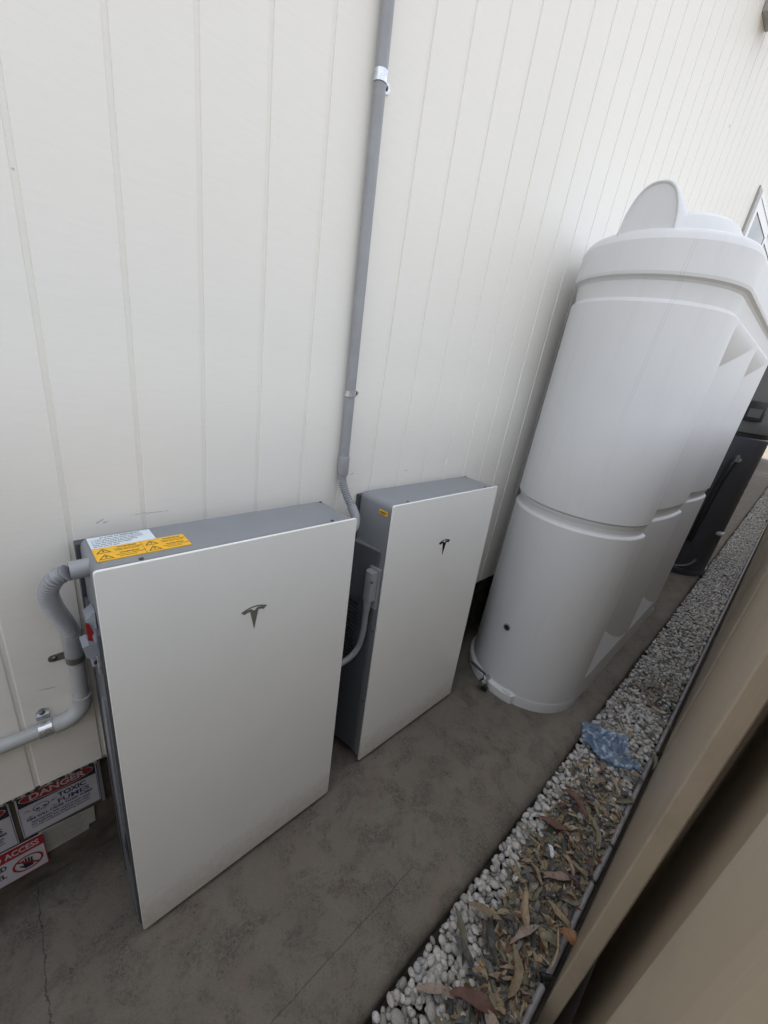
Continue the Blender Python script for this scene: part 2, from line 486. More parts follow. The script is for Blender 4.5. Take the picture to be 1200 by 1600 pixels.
def text_mesh(body, size, mat, bold=0.0, align='LEFT', xscale=1.0, spacing=1.0):
    cu = bpy.data.curves.new('text', 'FONT')
    cu.body = body; cu.size = size; cu.offset = bold; cu.align_x = align; cu.resolution_u = 3
    cu.extrude = 0.0; cu.space_character = spacing
    o = bpy.data.objects.new('text', cu)
    COL.objects.link(o)
    dg = bpy.context.evaluated_depsgraph_get()
    me = bpy.data.meshes.new_from_object(o.evaluated_get(dg))
    vs = [(v.co.x * xscale, v.co.y) for v in me.vertices]
    fs = [tuple(p.vertices) for p in me.polygons]
    bpy.data.objects.remove(o); bpy.data.curves.remove(cu); bpy.data.meshes.remove(me)
    return vs, fs

def ellipse(cx, cy, rx, ry, n=40, a0=0.0):
    return [(cx + rx * math.cos(a0 + 2 * math.pi * i / n), cy + ry * math.sin(a0 + 2 * math.pi * i / n)) for i in range(n)]

def rrect(x0, y0, x1, y1, r, n=4):
    pts = []
    for cx, cy, a in ((x1 - r, y1 - r, 0), (x0 + r, y1 - r, 90), (x0 + r, y0 + r, 180), (x1 - r, y0 + r, 270)):
        for i in range(n + 1):
            t = R(a + 90 * i / n)
            pts.append((cx + r * math.cos(t), cy + r * math.sin(t)))
    return pts

# ================================================================== GROUND
g = MB().box(-60, -60, -0.60, 80, 60, -0.32).obj('ground', M['ground']); tag(g, kind='structure')
SLAB_Y = -0.748
sl = MB()
prof = [(0.10, -0.31), (0.10, 0.0), (SLAB_Y + 0.022, 0.0), (SLAB_Y + 0.010, -0.003), (SLAB_Y + 0.003, -0.009), (SLAB_Y, -0.020), (SLAB_Y - 0.002, -0.31)]
# long path, cut in short lengths so its edge can wander a little
xs = [-3.5 + 0.1 * i for i in range(0, 200)]
vs = []; fs = []
for i, x in enumerate(xs):
    w = 0.0035 * math.sin(x * 3.1) + 0.002 * math.sin(x * 11.7 + 1)
    for j, (y, z) in enumerate(prof):
        vs.append((x, y + (w if j >= 2 else 0), z))
n = len(prof)
for i in range(len(xs) - 1):
    for j in range(n - 1):
        fs.append((i * n + j, i * n + j + 1, (i + 1) * n + j + 1, (i + 1) * n + j))
fs.append(tuple(range(n))); fs.append(tuple(range((len(xs) - 1) * n + n - 1, (len(xs) - 1) * n - 1, -1)))
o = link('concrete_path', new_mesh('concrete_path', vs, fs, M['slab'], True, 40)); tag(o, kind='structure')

# ================================================================== HOUSE
PITCH = 0.13802; OFF = -0.00756
house = empty('house', (0, 0, 0), 'pale cladded house wall with vertical grooved boards above a concrete base', 'house')
ZB, ZT = 0.445, 4.6
h = 0.0040; c = 0.0015; dp = 0.0034
prof = [(h, dp), (h + 0.0008, 0.0010), (h + 0.0022, 0.0), (PITCH - h - 0.0022, 0.0), (PITCH - h - 0.0008, 0.0010), (PITCH - h, dp), (PITCH - h, 0.009), (h, 0.009)]
board_me = MB().prism(prof, ZB, ZT, 'z').mesh('board', M['wall'])
i0, i1 = -22, 100
for i in range(i0, i1):
    link('board', board_me, house, (OFF + i * PITCH, 0, 0))
XL, XR = OFF + i0 * PITCH, OFF + i1 * PITCH
MB().box(XL, dp, ZB + 0.0005, XR, 0.03, ZT - 0.001).obj('backing_sheet', M['wall'], house)
MB().box(XL, 0.062, -0.31, XR, 0.22, ZB + 0.02).obj('foundation', M['foundation'], house)
MB().box(XL, 0.0312, ZB - 0.012, XR, 0.0618, ZB + 0.012).obj('base_strip', M['strip'], house)
MB().box(XL, -0.002, ZB - 0.007, XR, 0.031, ZB - 0.0008).obj('edge_strip', M['strip'], house)
MB().box(XL, 0.031, ZB + 0.0125, 26.0, 6.0, ZT).obj('inner_shade_wall', M['wall'], house)  # unseen house body, run on past the boards to shade the far ground
MB().box(XL - 0.1, 0.03, ZT + 0.002, 26.2, 6.2, ZT + 0.25).obj('shade_roof', M['shade_roof'], house)  # unseen roof, lengthened with it to keep sun off the far ground

# window high on the wall, only its upper near corner shows over the tank
wx0, wx1, wz0, wz1 = 4.52, 6.15, 2.05, 3.17
fr = MB()
fr.box(wx0, -0.034, wz0, wx0 + 0.030, 0.0, wz1).box(wx1 - 0.045, -0.034, wz0, wx1, 0.0, wz1)
fr.box(wx0 + 0.030, -0.034, wz1 - 0.030, wx1 - 0.045, 0.0, wz1).box(wx0 + 0.030, -0.034, wz0, wx1 - 0.045, 0.0, wz0 + 0.045)
win = fr.obj('window', M['upvc'], house)
sh = MB()
for a, b_, y in ((wx0 + 0.031, (wx0 + wx1) / 2 + 0.03, -0.030), ((wx0 + wx1) / 2 - 0.03, wx1 - 0.046, -0.0165)):
    sh.box(a, y, wz0 + 0.046, a + 0.06, y + 0.012, wz1 - 0.031).box(b_ - 0.06, y, wz0 + 0.046, b_, y + 0.012, wz1 - 0.031)
    sh.box(a + 0.06, y, wz1 - 0.105, b_ - 0.06, y + 0.012, wz1 - 0.031).box(a + 0.06, y, wz0 + 0.046, b_ - 0.06, y + 0.012, wz0 + 0.12)
sh.obj('sash', M['upvc'], win)
for a, b_, y in ((wx0 + 0.092, (wx0 + wx1) / 2 - 0.03, -0.026), ((wx0 + wx1) / 2 + 0.03, wx1 - 0.107, -0.0125)):
    MB().box(a, y, wz0 + 0.121, b_, y + 0.004, wz1 - 0.106).obj('pane', M['winglass'], win)
tr = MB().box(wx0 - 0.03, -0.012, wz1 + 0.001, wx1 + 0.03, 0.0, wz1 + 0.03).box(wx0 - 0.03, -0.012, wz0, wx0 - 0.001, 0.0, wz1)
tr.obj('trim', M['fixture'], win)

# light fitting at the top of the wall
lf = empty('wall_fixture', (3.2, -0.001, 3.6), 'grey box shaped fitting fixed high on the wall at the top right corner', 'wall fitting')
MB().box(-0.085, -0.16, -0.115, 0.085, 0.0, 0.14, 0.008).obj('housing', M['fixture'], lf, True)
MB().box(-0.055, -0.15, -0.121, 0.06, -0.055, -0.1145).obj('lens', M['black'], lf)
MB().cyl((-0.068, -0.04, -0.119), (-0.068, -0.04, -0.112), 0.006).obj('screw', M['screw'], lf)

# ================================================================== FENCE
FY0, FY1 = -1.045, -1.080        # proud and recessed faces
fence = empty('steel_fence', (0, FY0, 0), 'beige ribbed steel sheet fence running close along the gravel strip', 'fence')
def sheet(x0, x1, name='sheet', mat='fence'):
    """one flat-faced infill rib standing proud, with folded flanks"""
    P = [(x0, FY1), (x0 + 0.004, FY0 - 0.004), (x0 + 0.007, FY0), (x1 - 0.007, FY0), (x1 - 0.003, FY0 - 0.004), (x1, FY1)]
    return P
def ribbed(ribs, xa, xb):
    pts = [(xa, FY1)]
    for (a, b_, fl) in ribs:
        pts += [(a, FY1), (a + fl - 0.004, FY0 - 0.005), (a + fl, FY0 - 0.0015), (a + fl + 0.005, FY0), (b_ - 0.006, FY0), (b_ - 0.002, FY0 - 0.0025), (b_, FY0 - 0.007), (b_ + 0.006, FY1)]
    pts.append((xb, FY1))
    t = 0.0012
    n = len(pts)
    poly = pts + [(x, y - t) for x, y in reversed(pts)]
    return poly
def add_sheet(ribs, xa, xb, mat):
    poly = ribbed(ribs, xa, xb)
    n = len(poly) // 2
    vs = []; fs = []
    zs = [-0.31, 1.48]
    for z in zs:
        for x, y in poly: vs.append((x, y - FY0, z))
    m = len(poly)
    for i in range(m):
        fs.append((i, (i + 1) % m, m + (i + 1) % m, m + i))
    for k in range(n - 1):
        for o_, fl in ((0, False), (m, True)):
            q = (o_ + k, o_ + k + 1, o_ + m - 2 - k, o_ + m - 1 - k)
            fs.append(q[::-1] if fl else q)
    MB().add(vs, fs).obj('fence_sheet', M[mat], fence)
add_sheet([(-1.95, -1.35, 0.03), (-1.15, -0.60, 0.03)], -2.5, -0.25, 'fence')
# near sheet: deep pan, wide folded flank, proud face with a rolled edge
def strip_sheet(pts, mat='fence', name='fence_sheet', t=0.0012, z0=-0.31, z1=1.48):
    k = len(pts); vs = []; fs = []
    nr_ = []
    for i in range(k):
        a_ = Vector(pts[max(0, i - 1)]); b_ = Vector(pts[min(k - 1, i + 1)])
        d_ = (b_ - a_).normalized(); nr_.append((pts[i][0] + d_.y * t, pts[i][1] - d_.x * t))
    ring = list(pts) + nr_[::-1]
    m_ = len(ring)
    for z in (z0, z1): vs += [(x, y - FY0, z) for x, y in ring]
    for i in range(m_): fs.append((i, (i + 1) % m_, m_ + (i + 1) % m_, m_ + i))
    for i in range(k - 1):
        q = (i, i + 1, m_ - 2 - i, m_ - 1 - i)
        fs.append(q[::-1]); fs.append(tuple(v + m_ for v in q))
    return MB().add(vs, fs).obj(name, M[mat], fence)
strip_sheet([(-0.2498, -1.105), (0.02, -1.105), (0.05, -1.100), (0.165, -1.050), (0.185, -1.046), (0.262, FY0), (0.285, -1.0456), (0.300, -1.0475), (0.309, -1.052), (0.311, -1.060), (0.305, -1.085)])
strip_sheet([(0.20, -1.135), (1.50, -1.135)], name='back_sheet')
strip_sheet([(0.80, -1.082), (0.7965, -1.079), (0.7955, -1.050), (0.7975, -1.0462), (0.802, FY0), (1.897, FY0), (1.900, -1.049), (1.900, -1.075)])
MB().box(1.15, -0.085, -0.31, 1.154, -0.002, 1.48).obj('post', M['fence'], fence)
add_sheet([(2.05, 3.1, 0.03)], 1.905, 3.16, 'fence')
add_sheet([(3.25, 3.6, 0.03), (3.8, 4.3, 0.03), (4.5, 5.0, 0.03), (5.2, 5.7, 0.03)], 3.161, 5.9, 'fence')
add_sheet([(6.0 + 0.7 * k, 6.5 + 0.7 * k, 0.03) for k in range(15)], 5.901, 16.5, 'fence')
MB().box(-2.5, -0.09, 1.481, 16.5, -0.001, 1.515).obj('top_rail', M['fence'], fence)
MB().box(-2.5, -0.110, -0.31, 16.5, -0.092, 0.02).obj('bottom_rail', M['seal'], fence)

# thin pipe lying along the foot of the fence
pipe = empty('ground_pipe', (0, -1.0225, -0.010), 'thin mauve grey pipe lying along the foot of the fence', 'pipe')
segs = [(-1.2, 0.80, 0, 0.0), (0.80, 1.17, 0.0, 0.001), (1.17, 1.345, 0.001, -0.001), (1.345, 1.972, -0.001, 0.003), (1.972, 3.4, 0.0, 0.002), (3.4, 9.5, 0.002, -0.002)]
for k, (a, b_, ya, yb) in enumerate(segs):
    MB().cyl((a, ya, 0.0), (b_ - 0.002, yb, 0.001), 0.0092, n=16).obj('pipe_length', M['irr'], pipe, True)
for x in (0.80, 1.17, 1.345, 1.972, 3.4):
    MB().cyl((x - 0.008, 0, 0.0), (x + 0.006, 0, 0.0), 0.0106, n=16).obj('coupler', M['black'], pipe, True)
MB().add(*(lambda m: (m.v, m.f))(MB().cyl((0.80, 0.012, 0.012), (0.825, -0.010, 0.010), 0.011, 0.007, 12))).obj('clip', M['black'], pipe, True)

# ================================================================== GRAVEL
nr = np.random.RandomState(5)
bed = MB()
NX, NY = 340, 12
vs = []; fs = []
for i in range(NX + 1):
    x = -1.5 + 18 * i / NX
    for j in range(NY + 1):
        y = SLAB_Y + 0.01 + (-1.0435 - SLAB_Y - 0.01) * j / NY
        vs.append((x, y, -0.058 + rnd.uniform(-0.004, 0.004)))
for i in range(NX):
    for j in range(NY):
        a = i * (NY + 1) + j
        fs.append((a, a + 1, a + NY + 2, a + NY + 1))
gravel_bed = link('gravel_bed', new_mesh('gravel_bed', vs, fs, M['soil'], True)); tag(gravel_bed, kind='structure')

def pebble_shape(sub, seed):
    bm = bmesh.new()
    bmesh.ops.create_icosphere(bm, subdivisions=sub, radius=1.0)
    r = random.Random(seed)
    ax = [(Vector((r.gauss(0, 1), r.gauss(0, 1), r.gauss(0, 1))).normalized(), r.uniform(-0.16, 0.16)) for _ in range(4)]
    for v in bm.verts:
        s = 1.0
        for a, k in ax:
            s += k * a.dot(v.co)
        v.co *= s
    bm.verts.index_update()
    V = np.array([v.co[:] for v in bm.verts]); F = np.array([[v.index for v in f.verts] for f in bm.faces])
    bm.free()
    return V, F
SH2 = [pebble_shape(2, k) for k in range(6)]
SH1 = [pebble_shape(1, k) for k in range(4)]
litter_zone = lambda x, y: ((0.42 < x < 1.5) and y < -0.80 - 0.10 * math.sin(x * 5 + 1)) or (2.25 < x < 2.75 and y < -0.80)
# candidates
pebs = []
def lay(x0, x1, cell, smin, smax, zb):
    nx = int((x1 - x0) / cell); ny = int(0.285 / cell)
    for i in range(nx):
        for j in range(ny):
            x = x0 + (i + rnd.uniform(-0.35, 0.35) + 0.5) * cell
            y = -1.035 + (j + 0.5 + rnd.uniform(-0.35, 0.35)) * (0.285 / ny)
            if y > SLAB_Y - 0.010 or y < -1.006: continue
            s = rnd.uniform(smin, smax) * (1.0 if rnd.random() < 0.85 else 1.35)
            # the stones bank up away from the slab edge
            pebs.append((x, y, zb + rnd.uniform(-0.005, 0.006) + 0.006 * min(1, (SLAB_Y - y) / 0.06), s))
lay(-0.9, 3.2, 0.0195, 0.0070, 0.0102, -0.047)
lay(-0.9, 3.2, 0.0185, 0.0075, 0.0115, -0.034)
lay(-0.9, 3.2, 0.034, 0.0075, 0.0125, -0.022)
lay(3.2, 8.6, 0.021, 0.0080, 0.0120, -0.042)
lay(3.2, 8.6, 0.022, 0.0082, 0.0125, -0.028)
lay(8.6, 16.0, 0.032, 0.012, 0.017, -0.036)
CAM = Vector((-0.0815, -0.9643, 1.5553))
def key(p):
    v = Vector(p[:3]) - CAM
    q = v.dot(Vector((0.67053301, 0.64703562, -0.36294681)))
    u = 600 + 621.55 * v.dot(Vector((0.7269331, -0.67073603, 0.14724622))) / q if q > 0.05 else -999
    w = 800 - 621.55 * v.dot(Vector((0.14816795, 0.3625715, 0.92010226))) / q if q > 0.05 else -999
    vis = q > 0.05 and -5 < w < 1605 and 0 < u < 1200 and p[2] > -0.04
    return (0 if vis else 1, -(p[3] / max(q, 0.05)))
pebs.sort(key=key)
near, rest = pebs[:290], pebs[290:]
peb_me = [new_mesh('pebble', V, F.tolist(), M['pebble'], True) for V, F in SH2]
for x, y, z, s in near:
    o = link('pebble', peb_me[rnd.randrange(6)], gravel_bed, (x, y, z))
    o.scale = (s * rnd.uniform(1.05, 1.55), s * rnd.uniform(0.85, 1.15), s * rnd.uniform(0.6, 0.85))
    o.rotation_euler = (rnd.uniform(-0.5, 0.5), rnd.uniform(-0.5, 0.5), rnd.uniform(0, 6.28))
VV = []; FF = []; base = 0
for x, y, z, s in rest:
    V, F = (SH2[rnd.randrange(6)] if (x < 2.3 and x > 0) else SH1[rnd.randrange(4)])
    E = np.array(Euler((rnd.uniform(-0.5, 0.5), rnd.uniform(-0.5, 0.5), rnd.uniform(0, 6.28))).to_matrix())
    S = np.array((s * rnd.uniform(1.05, 1.55), s * rnd.uniform(0.85, 1.15), s * rnd.uniform(0.6, 0.85)))
    W = (V * S) @ E.T + np.array((x, y, z))
    VV.append(W); FF.append(F + base); base += len(V)
VV = np.concatenate(VV); FFc = np.concatenate(FF)
me = bpy.data.meshes.new('gravel')
me.vertices.add(len(VV)); me.vertices.foreach_set('co', VV.astype(np.float32).ravel())
me.loops.add(FFc.size); me.loops.foreach_set('vertex_index', FFc.astype(np.int32).ravel())
me.polygons.add(len(FFc)); me.polygons.foreach_set('loop_start', np.arange(0, FFc.size, 3, dtype=np.int32))
me.polygons.foreach_set('use_smooth', np.ones(len(FFc), dtype=bool))
me.update(calc_edges=True); me.validate()
me.materials.append(M['pebble'])
o = link('gravel', me)
tag(o, 'loose pale rounded gravel filling the strip between slab and fence', 'gravel', kind='stuff')

# ================================================================== WATER TANK
tank = empty('water_tank', (2.6, -0.345, 0), 'tall off white slimline water tank with rounded end standing against the wall', 'water tank')
TX1, TX2, TY, TR = 1.905, 3.36, -0.345, 0.295
FL = [(1.93, 2.645), (2.645, 3.35)]
fx = []
for a, b_ in FL:
    fx += [a - 0.012, a, a + 0.003, a + 0.007, a + 0.012]
    fx += [a + (b_ - a) * k / 14 for k in range(1, 14)]
fx = sorted(set([TX1] + [round(v, 4) for v in fx] + [TX2]))
foot = []   # (x, y, nx, ny, on_side)
NA = 56
for i in range(NA + 1):
    t = math.pi / 2 + math.pi * i / NA
    foot.append((TX1, TY, math.cos(t), math.sin(t), False))
for x in fx[1:-1]:
    foot.append((x, TY, 0, -1, True))
for i in range(NA + 1):
    t = -math.pi / 2 + math.pi * i / NA
    foot.append((TX2, TY, math.cos(t), math.sin(t), False))
for x in reversed(fx[1:-1]):
    foot.append((x, TY, 0, 1, True))
D = 0.120
def flute(x, z):
    for a, b_ in FL:
        if a - 0.001 <= x < b_ - 0.013:
            xr = 1 - (x - a) / (b_ - a)
            xr = 1.0 if x <= a + 0.0121 else xr
            st = min(1.0, max(0.0, (x - a) / 0.012))
            zt = max(0.0, (1.855 - z) / 0.25) ** 1.6; zb = max(0.0, (z - 0.165) / 0.42)
            return D * min(xr ** 2, zt, zb, 1.0) * (st if st < 1 else 1.0)
    return 0.0
def band(z):
    # (z, offset) profile of hoops and grooves
    pr = [(0, 0.014), (0.010, 0.018), (0.050, 0.018), (0.056, 0.012), (0.062, -0.001), (0.075, -0.002), (0.085, 0.0), (0.105, 0.0), (0.985, 0.0), (0.990, -0.003), (0.995, -0.013), (1.002, -0.015), (1.020, -0.013), (1.034, -0.009), (1.043, -0.008), (1.047, -0.003), (1.052, 0.0),
          (1.862, 0.0), (1.868, -0.004), (1.876, -0.011), (1.93, -0.008), (1.938, -0.002), (1.945, 0.008), (1.955, 0.010), (2.05, 0.006), (2.065, 0.0)]
    for (z0, d0), (z1, d1) in zip(pr, pr[1:]):
        if z0 <= z <= z1:
            return d0 + (d1 - d0) * (z - z0) / (z1 - z0)
    return 0.0
zl = [0, 0.005, 0.010, 0.03, 0.050, 0.053, 0.056, 0.059, 0.062, 0.068, 0.075, 0.08, 0.085, 0.09, 0.095, 0.1, 0.105, 0.13, 0.165]
zl += [0.165 + 0.42 * (k / 14) ** 2 for k in range(1, 15)] + [0.65, 0.75, 0.85, 0.95, 0.98, 0.985, 0.990, 0.995, 0.998, 1.002, 1.01, 1.02, 1.028, 1.034, 1.043, 1.047, 1.052, 1.058]
zl += [1.15, 1.3, 1.45, 1.58] + [1.855 - 0.25 * ((14 - k) / 14) ** 1.25 for k in range(0, 15)] + [1.862, 1.865, 1.868, 1.872, 1.876, 1.90, 1.93, 1.934, 1.938, 1.945, 1.95, 1.955, 2.0, 2.05, 2.058, 2.065]
rows = []
for z in zl:
    row = []
    for (x, y, nx_, ny_, side) in foot:
        d = band(z)
        if z < 0.1:
            e = max(0.0, min(1.0, (1.93 - x) / 0.26)) if x < 2.6 else max(0.0, min(1.0, (x - 3.33) / 0.1))
            d *= (0.0 if side else e if ny_ < -0.3 else 1.0)
        if side:
            f = flute(x, z)
            d = d - f
        row.append((x + nx_ * (TR + d), y + ny_ * (TR + d), z))
    rows.append(row)
# shoulder, ledge and domed top: (inset, z)
top = [(0.004, 2.072), (0.011, 2.080), (0.022, 2.086), (0.045, 2.089), (0.064, 2.091), (0.070, 2.095), (0.076, 2.108), (0.086, 2.128), (0.100, 2.148), (0.122, 2.163), (0.15, 2.170), (0.20, 2.176), (0.26, 2.180), (0.285, 2.181)]
for ins, z in top:
    rows.append([(x + nx_ * (TR - ins), y + ny_ * (TR - ins), z) for (x, y, nx_, ny_, s_) in foot])
n = len(foot)
vs = [v for r_ in rows for v in r_]
fs = []
for i in range(len(rows) - 1):
    for k in range(n):
        k2 = (k + 1) % n
        q = (i * n + k, i * n + k2, (i + 1) * n + k2, (i + 1) * n + k)
        zz = vs[q[0]][2]
        if foot[k][4] or foot[k2][4]:
            xa, xb = foot[k][0], foot[k2][0]
            if (0.16 < zz < 0.58 and xb > xa) or (1.60 < zz < 1.85 and xb < xa):
                fs += [(q[0], q[1], q[3]), (q[1], q[2], q[3])]; continue
            if (0.16 < zz < 0.58) or (1.60 < zz < 1.85):
                fs += [(q[0], q[1], q[2]), (q[0], q[2], q[3])]; continue
        fs.append(q)
fs.append(tuple(range(n - 1, -1, -1)))
fs.append(tuple(range((len(rows) - 1) * n, len(rows) * n)))
vs = [(x - 2.6, y + 0.345, z) for x, y, z in vs]
me = MB().add(vs, fs).mesh('tank_shell', M['tank'], True, 9)
link('shell', me, tank)
# moulded lifting lug on the near shoulder: a D shaped fin running back into the dome
def lug(flip=1, x0=1.632, x1=1.93):
    m = MB()
    yc = -0.330; half = 0.094; hgt = 0.147
    prof_ = []
    for i in range(25):
        t = -1 + 2 * i / 24
        zz = 0.0 if abs(t) >= 1 else (1 - abs(t) ** 2.6) ** 0.62
        prof_.append((t * half, zz * hgt))
    rows_ = []
    L = x1 - x0
    for u, sc, hs in ((0.006, 0.88, 0.91), (0.0005, 0.93, 0.95), (0.002, 0.965, 0.978), (0.008, 0.99, 0.992), (0.018, 1.01, 1.0), (0.035, 1.04, 0.99), (0.30 * L, 1.12, 0.86), (0.6 * L, 1.22, 0.66), (L, 1.38, 0.48)):
        rows_.append([(x0 + u * flip, yc + a * sc, 2.074 + b_ * hs * 1.05) for a, b_ in prof_])
    k = len(prof_)
    vs = [v for r_ in rows_ for v in r_]
    fs = [(i * k + j, i * k + j + 1, (i + 1) * k + j + 1, (i + 1) * k + j) for i in range(len(rows_) - 1) for j in range(k - 1)]
    fs.append(tuple(range(k)))
    return m.add([(x - 2.6, y + 0.345, z) for x, y, z in vs], fs)
lug().obj('lifting_lug', M['tank'], tank, True, 40)
m2 = lug(-1, 3.633, 3.93); m2.obj('lifting_lug', M['tank'], tank, True, 40)
MB().cyl((0.25, 0.0, 2.178), (0.25, 0.0, 2.20), 0.16, 0.155, 40).obj('strainer_lid', M['tank'], tank, True)
# outlet port (threaded hole plug) and the drain valve at the base
pt = (1.62 - 2.6, 0.04, 0.396)
m = MB().cyl((pt[0] - 0.012, 0.045, 0.396), (pt[0] + 0.02, 0.045, 0.396), 0.019, n=24)
port = m.obj('outlet_port', M['pvc'], tank, True)
MB().cyl((pt[0] - 0.0135, 0.045, 0.396), (pt[0] - 0.0121, 0.045, 0.396), 0.0135, n=20).obj('port_plug', M['black'], port, True)
# small moulded lettering on the second side panel
vs, fs = text_mesh('20 yr', 0.030, None, 0.0006)
MB().add([(2.635 - 2.6 - 0.012 - 0 * a, -0.2555 - 0.0, 1.56 + 0 * b_) for a, b_ in vs][:0], []) if False else None
MB().add([(-0.045 + b_ * 0.2, -0.2968 - 0.0, 1.54 + a) for a, b_ in vs], [f[::-1] for f in fs]).obj('embossed_mark', M['stickerwhite'], tank)
# moulded recess lip at the base either side of the valve
MB().box(-1.000, -0.075, 0.002, -0.978, -0.030, 0.064, 0.004).obj('base_boss', M['tank'], tank, True)
valve = empty('tank_valve', (1.60, -0.285, 0.055), 'small metal ball valve with black lever screwed into the foot of the water tank', 'valve')
MB().cyl((0.03, 0, 0), (-0.020, 0, 0), 0.016, n=24).cyl((-0.020, 0, 0), (-0.048, 0, 0), 0.020, 0.019, 6).cyl((-0.048, 0, 0), (-0.056, 0, 0), 0.015, n=20).obj('valve_body', M['chrome'], valve, True)
MB().cyl((-0.015, 0, 0), (-0.015, 0.012, 0.032), 0.008, n=14).obj('stem', M['chrome'], valve, True)
MB().tube([(-0.015, 0.010, 0.033), (-0.018, 0.035, 0.038), (-0.022, 0.075, 0.048), (-0.024, 0.100, 0.054)], [0.006, 0.007, 0.008, 0.006], 10).obj('lever', M['black'], valve, True)
MB().cyl((-0.030, -0.016, -0.028), (-0.045, -0.020, -0.030), 0.016, n=16).cyl((-0.020, -0.002, -0.002), (-0.036, -0.016, -0.028), 0.009, n=12).obj('hose_tail', M['black'], valve, True)

# ================================================================== HOT WATER UNIT beyond the tank
hw = empty('hot_water_heater', (4.86, -0.42, 0), 'tall charcoal cylindrical water heater standing on the slab beyond the white tank', 'water heater')
def ringcyl(r, z0, z1, mat, name, bev=0.006, seg=64):
    pr = [(r - bev, z0), (r, z0 + bev), (r, z1 - bev), (r - bev, z1)]
    vs = []; fs = []
    for rr, z in pr:
        for i in range(seg):
            t = 2 * math.pi * i / seg
            vs.append((rr * math.cos(t), rr * math.sin(t), z))
    for j in range(3):
        for i in range(seg):
            i2 = (i + 1) % seg
            fs.append((j * seg + i, j * seg + i2, (j + 1) * seg + i2, (j + 1) * seg + i))
    fs += [tuple(range(seg - 1, -1, -1)), tuple(range(3 * seg, 4 * seg))]
    return MB().add(vs, fs).obj(name, mat, hw, True)
ringcyl(0.345, 0.0, 0.06, M['charcoal'], 'base_ring')
ringcyl(0.330, 0.0605, 1.36, M['charcoal'], 'cylinder')
ringcyl(0.318, 1.3605, 1.395, M['black'], 'seam_band', 0.002)
ringcyl(0.332, 1.3955, 2.0, M['charcoal2'], 'upper_housing')
MB().box(-0.335, -0.235, 1.50, -0.22, -0.10, 1.66, 0.006).obj('display_panel', M['black'], hw, True)
MB().box(-0.3365, -0.215, 1.53, -0.3352, -0.13, 1.60).obj('display', M['charcoal2'], hw)
MB().tube(spline([(-0.30, -0.185, 1.16), (-0.315, -0.18, 1.10), (-0.315, -0.16, 0.9), (-0.32, -0.15, 0.6), (-0.32, -0.14, 0.36)], 0.02), 0.022, 14).obj('shadow_strip', M['black'], hw, True)  # black tube put in place of the shadow beside the heater's lower part
MB().cyl((-0.25, -0.20, 1.17), (-0.33, -0.215, 1.17), 0.018, n=12).cyl((-0.33, -0.20, 1.15), (-0.33, -0.20, 1.21), 0.014, n=6).obj('relief_valve', M['zincdark'], hw, True)
MB().tube(spline([(-0.33, 0.05, 0.11), (-0.37, -0.03, 0.085), (-0.36, -0.12, 0.085), (-0.30, -0.21, 0.12), (-0.26, -0.25, 0.19)], 0.02), 0.012, 12).obj('drain_hose', M['charcoal2'], hw, True)
MB().box(-0.20, -0.345, 0.46, -0.10, -0.29, 0.485, 0.006).obj('carry_handle', M['pvc'], hw, True)

# ================================================================== BATTERY UNITS
W_, H_, D_ = 0.609, 1.1048, 0.1722
LEAN = math.atan2(0.0397, 1.1048)
def logo_polys(s, cx, cz):
    """stylised T mark, two closed outlines, height s"""
    # top crescent
    n = 14; w = 0.50
    up = [(-w + 2 * w * i / n, 0.5 - 0.13 * ((-1 + 2 * i / n) ** 2)) for i in range(n + 1)]
    lo = [(x * 0.985, z - 0.050) for x, z in up]
    cres = [(up[i], up[i + 1], lo[i + 1], lo[i]) for i in range(n)]
    # body
    L = [(-0.455, 0.335), (-0.30, 0.385), (-0.13, 0.405), (0.0, 0.315), (0.0, -0.5), (-0.125, 0.265), (-0.20, 0.30), (-0.30, 0.290), (-0.395, 0.235)]
    quads = [((-0.455, 0.335), (-0.30, 0.385), (-0.275, 0.290), (-0.385, 0.240)), ((-0.30, 0.385), (-0.13, 0.408), (-0.16, 0.300), (-0.275, 0.290)),
             ((-0.13, 0.408), (0.0, 0.300), (0.0, 0.1), (-0.16, 0.300)), ((-0.16, 0.300), (0.0, 0.1), (0.0, -0.5)), ]
    out = []
    for q in cres: out.append(q)
    for q in quads:
        out.append(q); out.append(tuple((-x, z) for x, z in reversed(q)))
    return [[(cx + x * s, cz + z * s) for x, z in q] for q in out]

